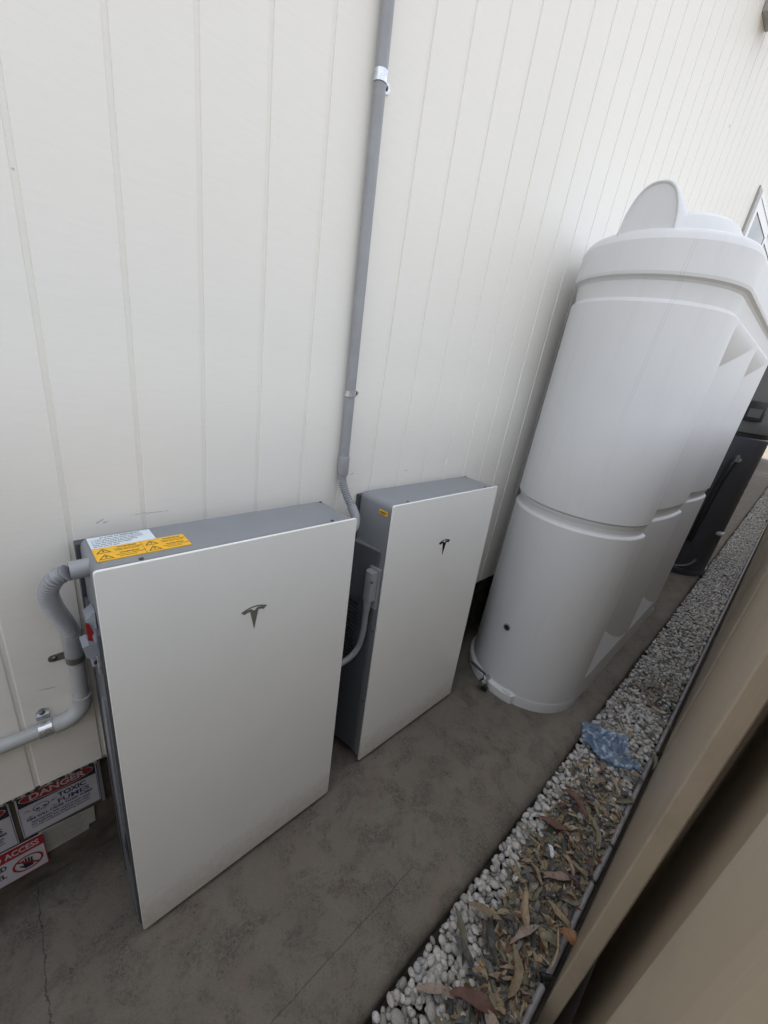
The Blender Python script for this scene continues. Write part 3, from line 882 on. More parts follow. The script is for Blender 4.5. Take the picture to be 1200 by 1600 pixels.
def battery(name_loc, label, emblem_mat):
    root = empty('battery_unit', name_loc, label, 'battery', None, (-LEAN, 0, 0))
    # white glass front with slim rounded edges
    m = MB()
    pr = rrect(0.0, 0.0, W_, H_, 0.007, 5)
    inn = rrect(0.0012, 0.0012, W_ - 0.0012, H_ - 0.0012, 0.006, 5)
    k = len(pr)
    vs = [(a, 0.0, b_) for a, b_ in inn] + [(a, 0.0012, b_) for a, b_ in pr] + [(a, 0.0062, b_) for a, b_ in pr]
    fs = [tuple(range(k))] + [(r_ * k + i, r_ * k + (i + 1) % k, (r_ + 1) * k + (i + 1) % k, (r_ + 1) * k + i) for r_ in (0, 1) for i in range(k)] + [tuple(range(3 * k - 1, 2 * k - 1, -1))]
    fp = m.add(vs, fs).obj('front_panel', M['glass'], root, True, 30)
    MB().prism(rrect(0.004, 0.004, W_ - 0.004, H_ - 0.004, 0.008), 0.0063, 0.0105).obj('seal', M['seal'], root)
    # casing
    cz = rrect(0.002, 0.002, W_ - 0.002, H_ - 0.001, 0.020, 6)
    MB().prism(cz, 0.0106, D_ - 0.012).obj('casing', M['casing'], root, True, 30)
    MB().box(-0.006, D_ - 0.0118, 0.03, W_ + 0.004, D_ + 0.012, H_ - 0.012, 0.002).obj('mounting_bracket', M['bracket'], root)
    for q in logo_polys(0.066, W_ * 0.502, 0.890): pass
    me_ = MB()
    for q in logo_polys(0.066, W_ * 0.502, 0.893):
        me_.prism(q, -0.0008, -0.0001)
    me_.obj('emblem', emblem_mat, root)
    for x, y in ((0.11, 0.045), (0.52, 0.022), (0.34, 0.150)):
        pass
    for x, y in ((0.080, 0.0165), (W_ - 0.075, 0.0165), (W_ - 0.020, D_ - 0.02)):
        MB().cyl((x, y, H_ - 0.0015), (x, y, H_ + 0.0012), 0.0042, n=12).obj('screw', M['screw'], root, True)
    MB().box(0.05, 0.03, -0.0185, W_ - 0.05, D_ - 0.03, 0.0015).obj('foot', M['black'], root)
    return root

u1 = battery((0.0, -0.2397, 0.020), 'white glass fronted battery box nearest the camera with yellow warning stickers on top', M['emblem'])
u2 = battery((0.7774, -0.2141, 0.0207), 'white glass fronted battery box standing between the nearer battery and the water tank', M['emblemdark'])

def side_cover(root, x0, sign):
    """recessed working side: lower cover with sloped ledge, fins and screws. local coordinates"""
    m = MB()
    z1 = 0.930; X1 = x0 + 0.024 * sign
    m.prism([(x0, 0.030), (x0 + 0.004 * sign, 0.036), (X1, D_ - 0.030), (X1 - 0.002 * sign, D_ - 0.016), (x0, D_ - 0.016)], 0.03, z1, 'z')
    m.obj('side_cover', M['cover'], root)
    MB().prism([(x0, 0.034), (x0 + 0.0045 * sign, 0.039), (X1 + 0.0005 * sign, D_ - 0.030), (X1 - 0.002 * sign, D_ - 0.016), (x0, D_ - 0.016)], z1 + 0.0002, z1 + 0.004, 'z').obj('ledge', M['casing'], root)
    f = MB()
    for k in range(16):
        zz = 0.46 + k * 0.017
        f.box(min(X1, X1 + 0.006 * sign), 0.085, zz, max(X1, X1 + 0.006 * sign), 0.140, zz + 0.006)
    f.obj('vent_fins', M['bracket'], root)
    for z in (0.62, 0.30):
        MB().cyl((x0 - 0.001 * sign, 0.020, z), (x0 + 0.002 * sign, 0.020, z), 0.0035, n=10).obj('screw', M['screw'], root)
side_cover(u2, 0.002, -1)
# connector box on the left side of the far battery
cb = MB().prism(ellipse(0.0, 0.0, 0.022, 0.020, 24)[12:24] + [(0.022, 0.006), (-0.022, 0.006)], 0.0, 0.0, 'z')
cp = [(-0.040, 0.055), (-0.040, 0.048), (-0.036, 0.040), (-0.026, 0.036), (-0.012, 0.036), (-0.012, 0.074), (-0.026, 0.074), (-0.036, 0.070), (-0.040, 0.062)]
con = MB().prism([(a, b_ - 0.018) for a, b_ in cp], 0.755, 0.865, 'z').obj('connector_box', M['pvc'], u2, True, 40)
MB().box(-0.0118, 0.013, 0.72, 0.0015, 0.060, 0.872, 0.0).obj('connector_plate', M['pvc'], con)
MB().cyl((-0.026, 0.037, 0.756), (-0.026, 0.037, 0.712), 0.0145, 0.0125, 20).obj('cable_gland', M['pvc'], con, True)
MB().cyl((-0.0335, 0.0205, 0.832), (-0.0355, 0.0185, 0.832), 0.0045, n=12).obj('screw', M['chrome'], con, True)
# small yellow label on the far unit's upper left side
lb = MB().box(-0.0004, 0.022, 1.060, 0.0017, 0.062, 1.075).obj('warning_label', M['yellow'], u2)
MB().box(-0.0008, 0.026, 1.068, -0.0005, 0.058, 1.0705).box(-0.0008, 0.034, 1.063, -0.0005, 0.057, 1.0655).obj('lettering', M['printblack'], lb)

# near unit: left side
side_m = MB().prism([(0.022, 0.0), (0.022, 0.86), (0.030, 0.95), (D_ - 0.016, 0.97), (D_ - 0.016, 0.0)], 0.002, -0.004, 'x').obj('side_cover', M['cover'], u1)
sl_ = MB().prism([(0.055, 0.30), (0.045, 0.745), (0.052, 0.770), (0.070, 0.770), (0.088, 0.72), (0.075, 0.30)], -0.004, -0.0075, 'x').obj('grip_recess', M['casing'], u1)
MB().prism([(0.030, 0.245), (0.030, 0.335), (0.085, 0.335), (0.085, 0.270)], -0.0041, -0.0052, 'x').obj('data_label', M['signblack'], u1)
hood = MB()
hood.add([(0.001, 0.060, 0.990), (0.001, 0.100, 0.985), (-0.016, 0.092, 0.978), (-0.014, 0.062, 0.972),
          (-0.004, 0.030, 0.900), (0.001, 0.100, 0.905), (-0.012, 0.095, 0.905), (-0.004, 0.040, 0.898)],
         [(0, 1, 2, 3), (4, 7, 6, 5), (0, 3, 7, 4), (1, 5, 6, 2), (3, 2, 6, 7), (0, 4, 5, 1)])
iso_o = hood.obj('isolator_hood', M['coverpale'], u1)
MB().prism([(-0.0175, 0.972), (-0.0110, 0.967), (-0.0030, 0.926), (-0.0165, 0.928)], 0.052, 0.056, 'y').obj('red_label', M['signred'], iso_o)
MB().prism([(-0.0285, 0.929), (-0.018, 0.932), (-0.003, 0.924), (-0.002, 0.896), (-0.0245, 0.902)], 0.036, 0.076, 'y').obj('isolator_handle', M['coverpale'], u1)
MB().box(-0.017, 0.040, 0.872, -0.004, 0.070, 0.8955, 0.003).obj('latch', M['coverpale'], u1)
MB().cyl((-0.0105, 0.0405, 0.884), (-0.0105, 0.0385, 0.884), 0.004, n=12).obj('screw', M['screw'], u1)
MB().cyl((-0.006, 0.030, 0.862), (-0.006, 0.032, 0.905), 0.0035, n=10).obj('latch_pin', M['zinc'], u1, True)

# stickers on top of the near unit
def sticker(root, x0, y0, x1, y1, mat, name, h=0.0016):
    return MB().box(x0, y0, H_ - 0.0008, x1, y1, H_ - 0.0008 + h).obj(name, mat, root)
def flat_text(lines, mat, parent, z, name='lettering'):
    """lines: (text, x, y, size, bold, xscale) on a top face; reads from the front"""
    m = MB()
    for (t, x, y, sz, bd, xs) in lines:
        vs, fs = text_mesh(t, sz, None, bd)
        m.add([(x + a * xs, y + b_, z) for a, b_ in vs], fs)
    me = new_mesh(name, m.v, m.f, mat)
    return link(name, me, parent)
zt = H_ - 0.0008
ly0 = 0.037; ly1 = 0.0945; lyw = 0.1735
s1 = sticker(u1, 0.013, ly0, 0.0955, ly1, M['yellow'], 'warning_sticker')
s2 = sticker(u1, 0.0965, ly0, 0.180, ly1 + 0.001, M['yellow'], 'warning_sticker')
s3 = sticker(u1, 0.013, ly1 + 0.0015, 0.127, lyw - 0.022, M['stickerwhite'], 'notice_sticker')
edge = MB()
for sx, (X0, X1) in ((s1, (0.013, 0.0955)), (s2, (0.0965, 0.180))):
    m = MB()
    for cy in (ly0 + 0.0145, ly0 + 0.042):
        cx = X0 + 0.016
        t_ = [(cx - 0.0125, cy - 0.010), (cx + 0.0125, cy - 0.010), (cx, cy + 0.011)]
        i_ = [(cx - 0.0095, cy - 0.0083), (cx + 0.0095, cy - 0.0083), (cx, cy + 0.0078)]
        k0 = [(a, b_, zt + 0.0019) for a, b_ in t_ + i_]
        m.add(k0, [(0, 1, 4, 3), (1, 2, 5, 4), (2, 0, 3, 5)])
        bolt = [(cx + 0.001, cy + 0.005), (cx - 0.0025, cy - 0.001), (cx, cy - 0.001), (cx - 0.001, cy - 0.0065), (cx + 0.003, cy + 0.0006), (cx + 0.0005, cy + 0.0006)]
        m.add([(a, b_, zt + 0.0019) for a, b_ in bolt], [(0, 1, 2, 5), (2, 3, 4, 5)])
    link('hazard_symbol', new_mesh('hazard_symbol', m.v, m.f, M['printblack']), sx)
    flat_text([('WARNING', X0 + 0.040, ly0 + 0.047, 0.0070, 0.0002, 1.0), ('multiple sources of supply', X0 + 0.034, ly0 + 0.0395, 0.0048, 0.0001, 0.95), ('isolate before opening', X0 + 0.036, ly0 + 0.0335, 0.0048, 0.0001, 0.95),
               ('WARNING', X0 + 0.040, ly0 + 0.0200, 0.0070, 0.0002, 1.0), ('hazardous d.c. voltage inside', X0 + 0.033, ly0 + 0.0130, 0.0048, 0.0001, 0.9), ('see switchboard', X0 + 0.038, ly0 + 0.0060, 0.0048, 0.0001, 0.9)], M['printblack'], sx, zt + 0.0019)
flat_text([('IN CASE OF EMERGENCY', 0.034, ly1 + 0.0475, 0.0065, 0.0002, 1.0)] +
          [(t, 0.018, ly1 + 0.0385 - 0.0082 * k, 0.0058, 0.00015, 0.93) for k, t in enumerate(['1. switch off the main switch at the board', '2. turn off the battery at the isolator here', '3. wait five minutes before touching', 'keep clear and call the installer', 'do not wet or open'])],
          M['printblack'], s3, zt + 0.0019)

# ================================================================== CONDUITS
def pipe_obj(name, pts, r, mat, parent, n=24):
    return MB().tube(pts, r, n).obj(name, mat, parent, True, 60)
def rel(root, pts):
    L = root.location
    return [Vector(p) - L for p in pts]

cr = empty('tall_conduit', (0.684, -0.019, 1.19), 'tall grey vertical electrical conduit between the two batteries running up the wall', 'conduit')
pipe_obj('pipe', rel(cr, [(0.6835, -0.019, 1.235), (0.660, -0.019, 2.30), (0.642, -0.019, 3.0), (0.61, -0.019, 4.55)]), 0.0145, M['pvc'], cr)
pipe_obj('coupling', rel(cr, [(0.684, -0.020, 1.188), (0.684, -0.020, 1.192), (0.6826, -0.020, 1.247), (0.6825, -0.020, 1.249)]), [0.0162, 0.0172, 0.0172, 0.0165], M['pvc'], cr)
corrugated('corrugated_hose', rel(cr, [(0.684, -0.020, 1.195), (0.685, -0.024, 1.165), (0.692, -0.042, 1.125), (0.700, -0.066, 1.092)]), 0.0140, M['pvc'], cr)
pipe_obj('hose_end', rel(cr, spline([(0.699, -0.064, 1.096), (0.703, -0.084, 1.066), (0.690, -0.100, 1.040), (0.655, -0.110, 1.028), (0.612, -0.114, 1.026)], 0.008)), 0.0152, M['pvc'], cr)

cl = empty('bent_conduit', (-0.035, -0.022, 0.63), 'grey conduit with flexible loop and elbow beside the nearer battery, turning left along the wall', 'conduit')
corrugated('corrugated_hose', rel(cl, [(-0.030, -0.120, 1.090), (-0.048, -0.112, 1.078), (-0.061, -0.092, 1.040), (-0.055, -0.066, 0.985), (-0.042, -0.042, 0.930), (-0.034, -0.026, 0.885)]), 0.0168, M['pvc'], cl, 0.0082, 0.0036)
pipe_obj('gland', rel(cl, [(-0.026, -0.121, 1.093), (-0.030, -0.121, 1.092), (0.012, -0.122, 1.0945)][:1] + [(0.016, -0.122, 1.0945)]), 0.0180, M['pvc'], cl)
pipe_obj('coupling', rel(cl, [(-0.0335, -0.0245, 0.890), (-0.0335, -0.023, 0.886), (-0.0335, -0.0215, 0.826), (-0.0335, -0.0215, 0.823)]), [0.0175, 0.0188, 0.0188, 0.0180], M['pvc'], cl)
pipe_obj('pipe', rel(cl, [(-0.0335, -0.0205, 0.84), (-0.0345, -0.0205, 0.688)]), 0.0158, M['pvcpale'], cl)
pipe_obj('elbow', rel(cl, [(-0.0345, -0.0205, 0.700), (-0.0345, -0.0205, 0.698)] + [(-0.0345 - 0.045 + 0.045 * math.cos(t), -0.0205, 0.684 - 0.045 * math.sin(t)) for t in [R(a) for a in range(0, 91, 10)]] + [(-0.092, -0.0205, 0.639)]), 0.0190, M['pvcpale'], cl)
pipe_obj('pipe', rel(cl, [(-0.088, -0.0195, 0.639), (-0.30, -0.0195, 0.637), (-1.2, -0.0195, 0.635)]), 0.0156, M['pvcpale'], cl)

cable = empty('link_cable', (0.74, -0.15, 0.6), 'grey cable looping from the far battery connector behind the nearer battery', 'cable')
pipe_obj('cable_sheath', rel(cable, spline([(0.7514, -0.151, 0.745), (0.7514, -0.151, 0.70), (0.7515, -0.152, 0.640), (0.742, -0.150, 0.575), (0.715, -0.146, 0.540), (0.68, -0.142, 0.525), (0.612, -0.135, 0.515)], 0.01)), 0.0105, M['pvc'], cable, 16)

# saddle clips
def saddle(loc, label, axis, r, tab, mat, wid=0.018, group=None):
    """half ring over a pipe plus a screw tab. axis 'z' pipe vertical, 'x' pipe horizontal; tab = +1/-1 side"""
    root = empty('pipe_clip', loc, label, 'pipe clip')
    pts_o = []; 
    t0 = 0.0014
    arc = [R(a) for a in range(-20, 201, 10)]
    outer = [(math.cos(a) * (r + t0), -math.sin(a) * (r + t0)) for a in arc]
    inner = [(math.cos(a) * r, -math.sin(a) * r) for a in arc]
    m = MB()
    k = len(arc)
    def P(a, b_, c):   # a across pipe, b out of wall, c along the pipe
        return (a, b_, c) if axis == 'z' else (c, b_, a)
    vs = [P(a, b_, c_) for c_ in (-wid / 2, wid / 2) for (a, b_) in outer + inner]
    fs = []
    for i in range(k - 1):
        fs += [(i, i + 1, 2 * k + i + 1, 2 * k + i), (k + i, 3 * k + i, 3 * k + i + 1, k + i + 1), (i, k + i, k + i + 1, i + 1), (2 * k + i, 2 * k + i + 1, 3 * k + i + 1, 3 * k + i)]
    fs += [(0, 2 * k, 3 * k, k), (k - 1, 2 * k - 1, 4 * k - 1, 3 * k - 1)]
    m.add(vs, fs)
    m.obj('strap', mat, root, True, 40)
    # tab: rounded plate flat on the wall, b = wall distance
    bw = -loc[1] - 0.0008
    L = 0.030
    a0 = tab * (r - 0.002); a1 = tab * (r + L)
    pl = [(a0, -wid / 2)] + [(a1 - tab * wid / 2 + tab * wid / 2 * math.cos(t), wid / 2 * math.sin(t)) for t in [R(x) for x in range(-90, 91, 15)]] + [(a0, wid / 2)]
    vs = [P(a, bw - tt, c_) for tt in (0.0, 0.0022) for a, c_ in pl]
    q = len(pl)
    MB().add(vs, [tuple(range(q)), tuple(range(2 * q - 1, q - 1, -1))] + [(i, (i + 1) % q, q + (i + 1) % q, q + i) for i in range(q)]).obj('tab', mat, root)
    ca = a1 - tab * 0.012
    MB().cyl(P(ca, bw - 0.002, 0), P(ca, bw - 0.0055, 0), 0.0058, 0.0035, 14).obj('screw', M['screw'], root, True)
    return root
saddle((0.6635, -0.019, 2.133), 'shiny zinc clip holding the tall conduit near the top of the photo', 'z', 0.0149, 1, M['zinc'], 0.022)
saddle((0.6785, -0.019, 1.437), 'small metal clip halfway up the tall conduit above the batteries', 'z', 0.0149, 1, M['zinc'], 0.016)
saddle((-0.0338, -0.0205, 0.815), 'dull metal clip on the vertical pipe beside the nearer battery, screw tab to its left', 'z', 0.0168, -1, M['zincdark'], 0.018)
saddle((-0.108, -0.0195, 0.639), 'bright zinc clip on the horizontal pipe at the lower left', 'x', 0.0168, 1, M['zinc'], 0.024)

# ================================================================== SIGNS on the concrete base
SY = 0.0600
def wall_text(m, t, x, z, w, sz, bd, align='LEFT', y=None, sp=1.0):
    """fit text t to width w, at baseline z, height factor sz"""
    vs, fs = text_mesh(t, sz, None, bd, 'LEFT', 1.0, sp)
    if not vs: return
    a0 = min(v[0] for v in vs); a1 = max(v[0] for v in vs)
    k = w / (a1 - a0)
    m.add([(x + (a - a0) * k, y, z + b_) for a, b_ in vs], fs)
def flatpoly(m, pts, y):
    k = len(pts)
    m.add([(a, y, b_) for a, b_ in pts], [tuple(range(k))])
def put(m, name, mat, parent):
    me = new_mesh(name, m.v, m.f, mat)
    return link(name, me, parent)
def danger_sign(x0, z0, label, grp):
    root = empty('danger_sign', (x0, SY, z0), label, 'sign', grp)
    w, hh = 0.172, 0.168
    MB().box(0, -0.0025, 0, w, 0.0, hh, 0.0008).obj('sign_plate', M['signwhite'], root)
    m = MB(); flatpoly(m, [(0.004, hh - 0.052), (w - 0.003, hh - 0.052), (w - 0.003, hh - 0.003), (0.004, hh - 0.003)], -0.0028)
    put(m, 'header', M['signblack'], root)
    m = MB()
    for a, b_, c_, d_ in ((0.002, 0.002, 0.0032, hh - 0.052), (w - 0.0032, 0.002, w - 0.002, hh - 0.052), (0.002, 0.002, w - 0.002, 0.0030)):
        flatpoly(m, [(a, b_), (c_, b_), (c_, d_), (a, d_)], -0.0028)
    put(m, 'border', M['navy'], root)
    m = MB(); flatpoly(m, ellipse(w / 2, hh - 0.0265, 0.0790, 0.0215, 48), -0.0031); put(m, 'oval_rim', M['signwhite'], root)
    m = MB(); flatpoly(m, ellipse(w / 2, hh - 0.0265, 0.0770, 0.0195, 48), -0.0034); put(m, 'oval', M['signred'], root)
    m = MB(); wall_text(m, 'DANGER', 0.028, hh - 0.0365, 0.118, 0.0285, 0.0007, y=-0.0037); put(m, 'heading', M['signwhite'], root)
    m = MB()
    wall_text(m, 'TOXIC', 0.082, hh - 0.075, 0.062, 0.0225, 0.0010, y=-0.0028)
    wall_text(m, 'FUMES', 0.080, hh - 0.0975, 0.070, 0.0225, 0.0005, y=-0.0028)
    wall_text(m, 'FIRE WILL CAUSE TOXIC FUMES', 0.014, hh - 0.1115, 0.142, 0.0128, 0.0005, y=-0.0028)
    wall_text(m, 'Appropriate PPE requirements apply', 0.020, hh - 0.1235, 0.130, 0.0098, 0.0003, y=-0.0028)
    wall_text(m, 'For entering the response area must', 0.020, hh - 0.1330, 0.126, 0.0098, 0.0003, y=-0.0028)
    wall_text(m, 'use self contained breathing apparatus', 0.020, hh - 0.1425, 0.128, 0.0090, 0.0002, y=-0.0028)
    put(m, 'lettering', M['navy'], root)
    # skull and crossbones, in pale outline with dark sockets
    m = MB()
    cx, cz = 0.046, hh - 0.080
    def ring(pts, wd):
        mx = sum(p[0] for p in pts) / len(pts); mz = sum(p[1] for p in pts) / len(pts)
        q = [(mx + (a - mx) * (1 - wd), mz + (b_ - mz) * (1 - wd)) for a, b_ in pts]
        k = len(pts)
        m.add([(a, -0.0029, b_) for a, b_ in pts + q], [(i, (i + 1) % k, k + (i + 1) % k, k + i) for i in range(k)])
    ring(ellipse(cx, cz + 0.004, 0.0175, 0.0135, 24), 0.16)
    ring([(cx - 0.008, cz - 0.008), (cx + 0.008, cz - 0.008), (cx + 0.006, cz - 0.016), (cx - 0.006, cz - 0.016)], 0.2)
    for s in (-1, 1):
        ring([(cx - 0.028, cz - 0.004 - s * 0.012 * 1), (cx - 0.026, cz - 0.008 - s * 0.012), (cx + 0.028, cz - 0.008 + s * 0.012), (cx + 0.026, cz - 0.003 + s * 0.012)], 0.18)
        ring(ellipse(cx - 0.029, cz - 0.006 - s * 0.014, 0.004, 0.004, 12), 0.3)
        ring(ellipse(cx + 0.029, cz - 0.006 + s * 0.014, 0.004, 0.004, 12), 0.3)
    put(m, 'crossbones', M['greyprint'], root)
    m = MB()
    for s in (-1, 1): flatpoly(m, ellipse(cx + s * 0.0075, cz + 0.001, 0.0048, 0.0030, 12), -0.0031)
    flatpoly(m, [(cx - 0.0015, cz - 0.006), (cx, cz - 0.003), (cx + 0.0015, cz - 0.006)], -0.0031)
    put(m, 'skull_sockets', M['signblack'], root)
    return root
danger_sign(-0.1975, 0.2155, 'danger toxic fumes sign next to the battery, the one whose whole oval shows', 'toxic fumes signs')
danger_sign(-0.3800, 0.2100, 'danger toxic fumes sign cut off by the left edge of the photo', 'toxic fumes signs')
tb = MB().box(-0.0235, SY - 0.004, 0.205, -0.016, SY - 0.001, 0.395).obj('sign_channel', M['casing']); tag(tb, 'narrow grey channel strip along the right edge of the toxic fumes sign', 'strip')

ra = empty('restricted_access_sign', (-0.362, SY - 0.0040, 0.080), 'red and white restricted access sign with a hand symbol below the toxic fumes signs', 'sign')
w, hh = 0.200, 0.128
MB().box(0, -0.0025, 0, w, 0.0, hh, 0.0008).obj('sign_plate', M['signwhite'], ra)
m = MB(); flatpoly(m, [(0.0, hh - 0.040), (w, hh - 0.040), (w, hh), (0.0, hh)], -0.0028)
flatpoly(m, [(0.0, 0.0), (w, 0.0), (w, 0.0025), (0.0, 0.0025)], -0.0028); flatpoly(m, [(w - 0.0025, 0.0), (w, 0.0), (w, hh), (w - 0.0025, hh)], -0.0029)
put(m, 'red_header', M['signred'], ra)
m = MB(); wall_text(m, 'RESTRICTED ACCESS', 0.006, hh - 0.030, 0.184, 0.028, 0.0006, y=-0.0032); put(m, 'heading', M['signwhite'], ra)
m = MB(); wall_text(m, 'AUTHORIZED', 0.010, hh - 0.067, 0.110, 0.024, 0.0008, y=-0.0028); wall_text(m, 'PERSONNEL', 0.010, hh - 0.097, 0.106, 0.024, 0.0008, y=-0.0028)
wall_text(m, 'ONLY', 0.040, hh - 0.122, 0.04, 0.020, 0.0008, y=-0.0028)
put(m, 'lettering', M['signblack'], ra)
hx, hz = 0.160, 0.046
m = MB()
o_ = ellipse(hx, hz, 0.032, 0.029, 40); q_ = ellipse(hx, hz, 0.027, 0.0245, 40)
m.add([(a, -0.0033, b_) for a, b_ in o_ + q_], [(i, (i + 1) % 40, 40 + (i + 1) % 40, 40 + i) for i in range(40)])
flatpoly(m, [(hx - 0.023, hz + 0.016), (hx - 0.019, hz + 0.020), (hx + 0.023, hz - 0.016), (hx + 0.019, hz - 0.020)], -0.0034)
put(m, 'prohibition_ring', M['signred'], ra)
m = MB()
flatpoly(m, [(hx - 0.009, hz - 0.020), (hx + 0.008, hz - 0.020), (hx + 0.011, hz - 0.002), (hx - 0.010, hz + 0.000)], -0.0030)
for k, (dx, L, an) in enumerate([(-0.0078, 0.017, 0.10), (-0.0030, 0.021, 0.03), (0.0020, 0.020, -0.04), (0.0070, 0.016, -0.12)]):
    x0 = hx + dx; z0 = hz - 0.002
    ex = x0 - math.sin(an) * L; ez = z0 + math.cos(an) * L
    flatpoly(m, [(x0 - 0.0019, z0), (x0 + 0.0019, z0), (ex + 0.0018, ez), (ex, ez + 0.0015), (ex - 0.0018, ez)], -0.0030 - 0.00002 * k)
flatpoly(m, [(hx - 0.009, hz - 0.016), (hx - 0.019, hz - 0.003), (hx - 0.016, hz - 0.0005), (hx - 0.006, hz - 0.009)], -0.0032)
put(m, 'hand_symbol', M['signblack'], ra)

pl = empty('paper_notice', (-0.170, SY - 0.0003, 0.112), 'crooked off white paper notice with small print between the signs and the battery', 'notice')
poly = [(0.0, 0.0), (0.105, 0.004), (0.107, 0.024), (0.123, 0.024), (0.125, 0.088), (0.0, 0.098)]
MB().prism(poly, -0.0010, 0.0).obj('paper_sheet', M['paper'], pl)
m = MB()
rr = random.Random(3)
wd = ['install', 'location', 'shutdown', 'battery', 'supply', 'isolate', 'system', 'voltage', 'main', 'switch', 'procedure', 'contact']
for k in range(13):
    t = ' '.join(rr.choice(wd) for _ in range(6))
    wall_text(m, t, 0.012, 0.012 + 0.0062 * k, rr.uniform(0.070, 0.088), 0.0036, 0.0, y=-0.0013)
for z in (0.030, 0.052, 0.078): flatpoly(m, [(0.006, z - 0.0016), (0.104, z - 0.0016), (0.104, z - 0.0011), (0.006, z - 0.0011)], -0.0013)
put(m, 'small_print', M['printblack'], pl)

# ================================================================== BLUE PLASTIC BAG
out = [(1.839, -0.713), (1.885, -0.819), (1.901, -0.865), (1.928, -0.902), (1.871, -0.927), (1.812, -0.955), (1.828, -0.990), (1.807, -1.004), (1.785, -1.000), (1.776, -0.977), (1.736, -0.973), (1.704, -0.909), (1.68, -0.846), (1.71, -0.796), (1.727, -0.756)]
def inside(x, y):
    c_ = False
    for i in range(len(out)):
        (x1, y1), (x2, y2) = out[i], out[i - 1]
        if (y1 > y) != (y2 > y) and x < (x2 - x1) * (y - y1) / (y2 - y1) + x1: c_ = not c_
    return c_
from mathutils import noise as mn
idx = {}; vs = []; fs = []
N = 74
for i in range(N):
    for j in range(N):
        x = 1.67 + 0.27 * i / (N - 1); y = -1.03 + 0.33 * j / (N - 1)
        if inside(x, y):
            v = Vector((x, y, 0))
            r1 = 1 - abs(mn.noise(v * 13)) * 2; r2 = 1 - abs(mn.noise(v * 30 + Vector((3, 1, 0)))) * 2; r3 = 1 - abs(mn.noise(v * 80)) * 2
            idx[i, j] = len(vs); vs.append((x - 1.85, y + 0.85, 0.020 * r1 + 0.006 * r2 + 0.0015 * r3 + 0.006))
for (i, j) in idx:
    if all((a, b_) in idx for a, b_ in ((i + 1, j), (i, j + 1), (i + 1, j + 1))):
        fs.append((idx[i, j], idx[i + 1, j], idx[i + 1, j + 1], idx[i, j + 1]))
vs2 = vs + [(x * 0.99, y * 0.99, z - 0.005) for x, y, z in vs]
fs2 = fs + [tuple(k + len(vs) for k in reversed(f)) for f in fs]
o = link('plastic_bag', new_mesh('plastic_bag', vs2, fs2, M['bag'], True, 28), None, (1.85, -0.85, -0.012))
tag(o, 'crumpled translucent blue plastic bag lying on the gravel near the water tank', 'plastic bag')

# ================================================================== LEAVES
def leaf_mesh(L, Wd, bend, curl, twist, mat, seg=9, tip=0.75):
    vs = []; fs = []
    for i in range(seg + 1):
        t = i / seg
        w_ = Wd * (1 + 0.16 * math.sin(9.0 * t + L * 900)) * (math.sin(math.pi * min(1, t ** tip)) ** 0.85) * 0.5 + 0.0004
        cx = bend * math.sin(math.pi * t) * L
        z = curl * math.sin(math.pi * t) * L + 0.03 * L * math.sin(11 * t + L * 500)
        a = twist * (t - 0.5)
        for s in (-1, 0, 1):
            off = s * w_
            vs.append((cx + off * math.cos(a), (t - 0.5) * L, z + off * math.sin(a) + ((0.25 + 0.45 * ((L * 777) % 1.0)) * w_ if s else 0.0)))
    for i in range(seg):
        for s in (0, 1):
            k = i * 3 + s
            fs.append((k, k + 1, k + 4, k + 3))
    return new_mesh('leaf', vs, fs, mat, True)

def put_leaf(x, y, z, rz, L, Wd, kind, label, group=None, tilt=(0.0, 0.0), bend=0.08, curl=0.08, twist=0.5, name='dead_leaf', cat='leaf'):
    o = link(name, leaf_mesh(L, Wd, bend, curl, twist, LEAFM[kind]), None, (x, y, z))
    o.rotation_euler = (tilt[0], tilt[1], rz)
    return tag(o, label, cat, group)
rz_ = lambda d: R(d)
put_leaf(0.910, -0.905, 0.004, rz_(-62), 0.125, 0.024, 'tan', 'long tan gum leaf lying on the dark litter in the middle of the pile', tilt=(0.05, 0.1), bend=-0.06)
put_leaf(0.690, -0.800, -0.004, rz_(-38), 0.135, 0.023, 'olive', 'long olive brown leaf standing out over the pebbles close to the slab edge', tilt=(0.08, 0.2), bend=0.07)
put_leaf(1.060, -0.930, 0.006, rz_(48), 0.125, 0.026, 'pink', 'pale pinkish grey pointed leaf lying alone across the dark litter', tilt=(0.02, 0.1), bend=0.02)
put_leaf(1.365, -0.862, 0.006, rz_(-20), 0.140, 0.030, 'red', 'reddish brown curled strip of bark at the far end of the leaf pile', bend=0.14, curl=0.12, twist=1.4, name='bark_strip', cat='bark')
put_leaf(1.235, -0.842, 0.0, rz_(20), 0.115, 0.026, 'red', 'dark red bark strip continuing towards the slab edge', bend=-0.12, curl=0.10, twist=1.0, name='bark_strip', cat='bark')
put_leaf(1.330, -0.965, 0.008, rz_(-58), 0.120, 0.020, 'olive', 'thin olive leaf pointing at the fence beside the red bark', bend=0.06)
put_leaf(1.125, -0.880, 0.008, rz_(-50), 0.050, 0.016, 'silver', 'small silvery blue scrap among the leaves', curl=0.15, name='plastic_scrap', cat='scrap')
put_leaf(1.120, -0.822, 0.000, rz_(10), 0.105, 0.014, 'olive', 'slim yellow green leaf on the pebbles beside the slab edge', bend=0.10)
put_leaf(0.975, -0.985, 0.012, rz_(-4), 0.085, 0.022, 'tan', 'short tan leaf close to the ground pipe', bend=-0.04, tilt=(0.1, 0))
put_leaf(0.885, -0.985, 0.016, rz_(28), 0.070, 0.030, 'olive', 'broad oval olive leaf lying against the ground pipe', bend=0.02)
put_leaf(0.840, -0.935, 0.014, rz_(70), 0.115, 0.020, 'pink', 'pinkish leaf with a torn pale tip in the near half of the pile', bend=0.03, twist=0.9)
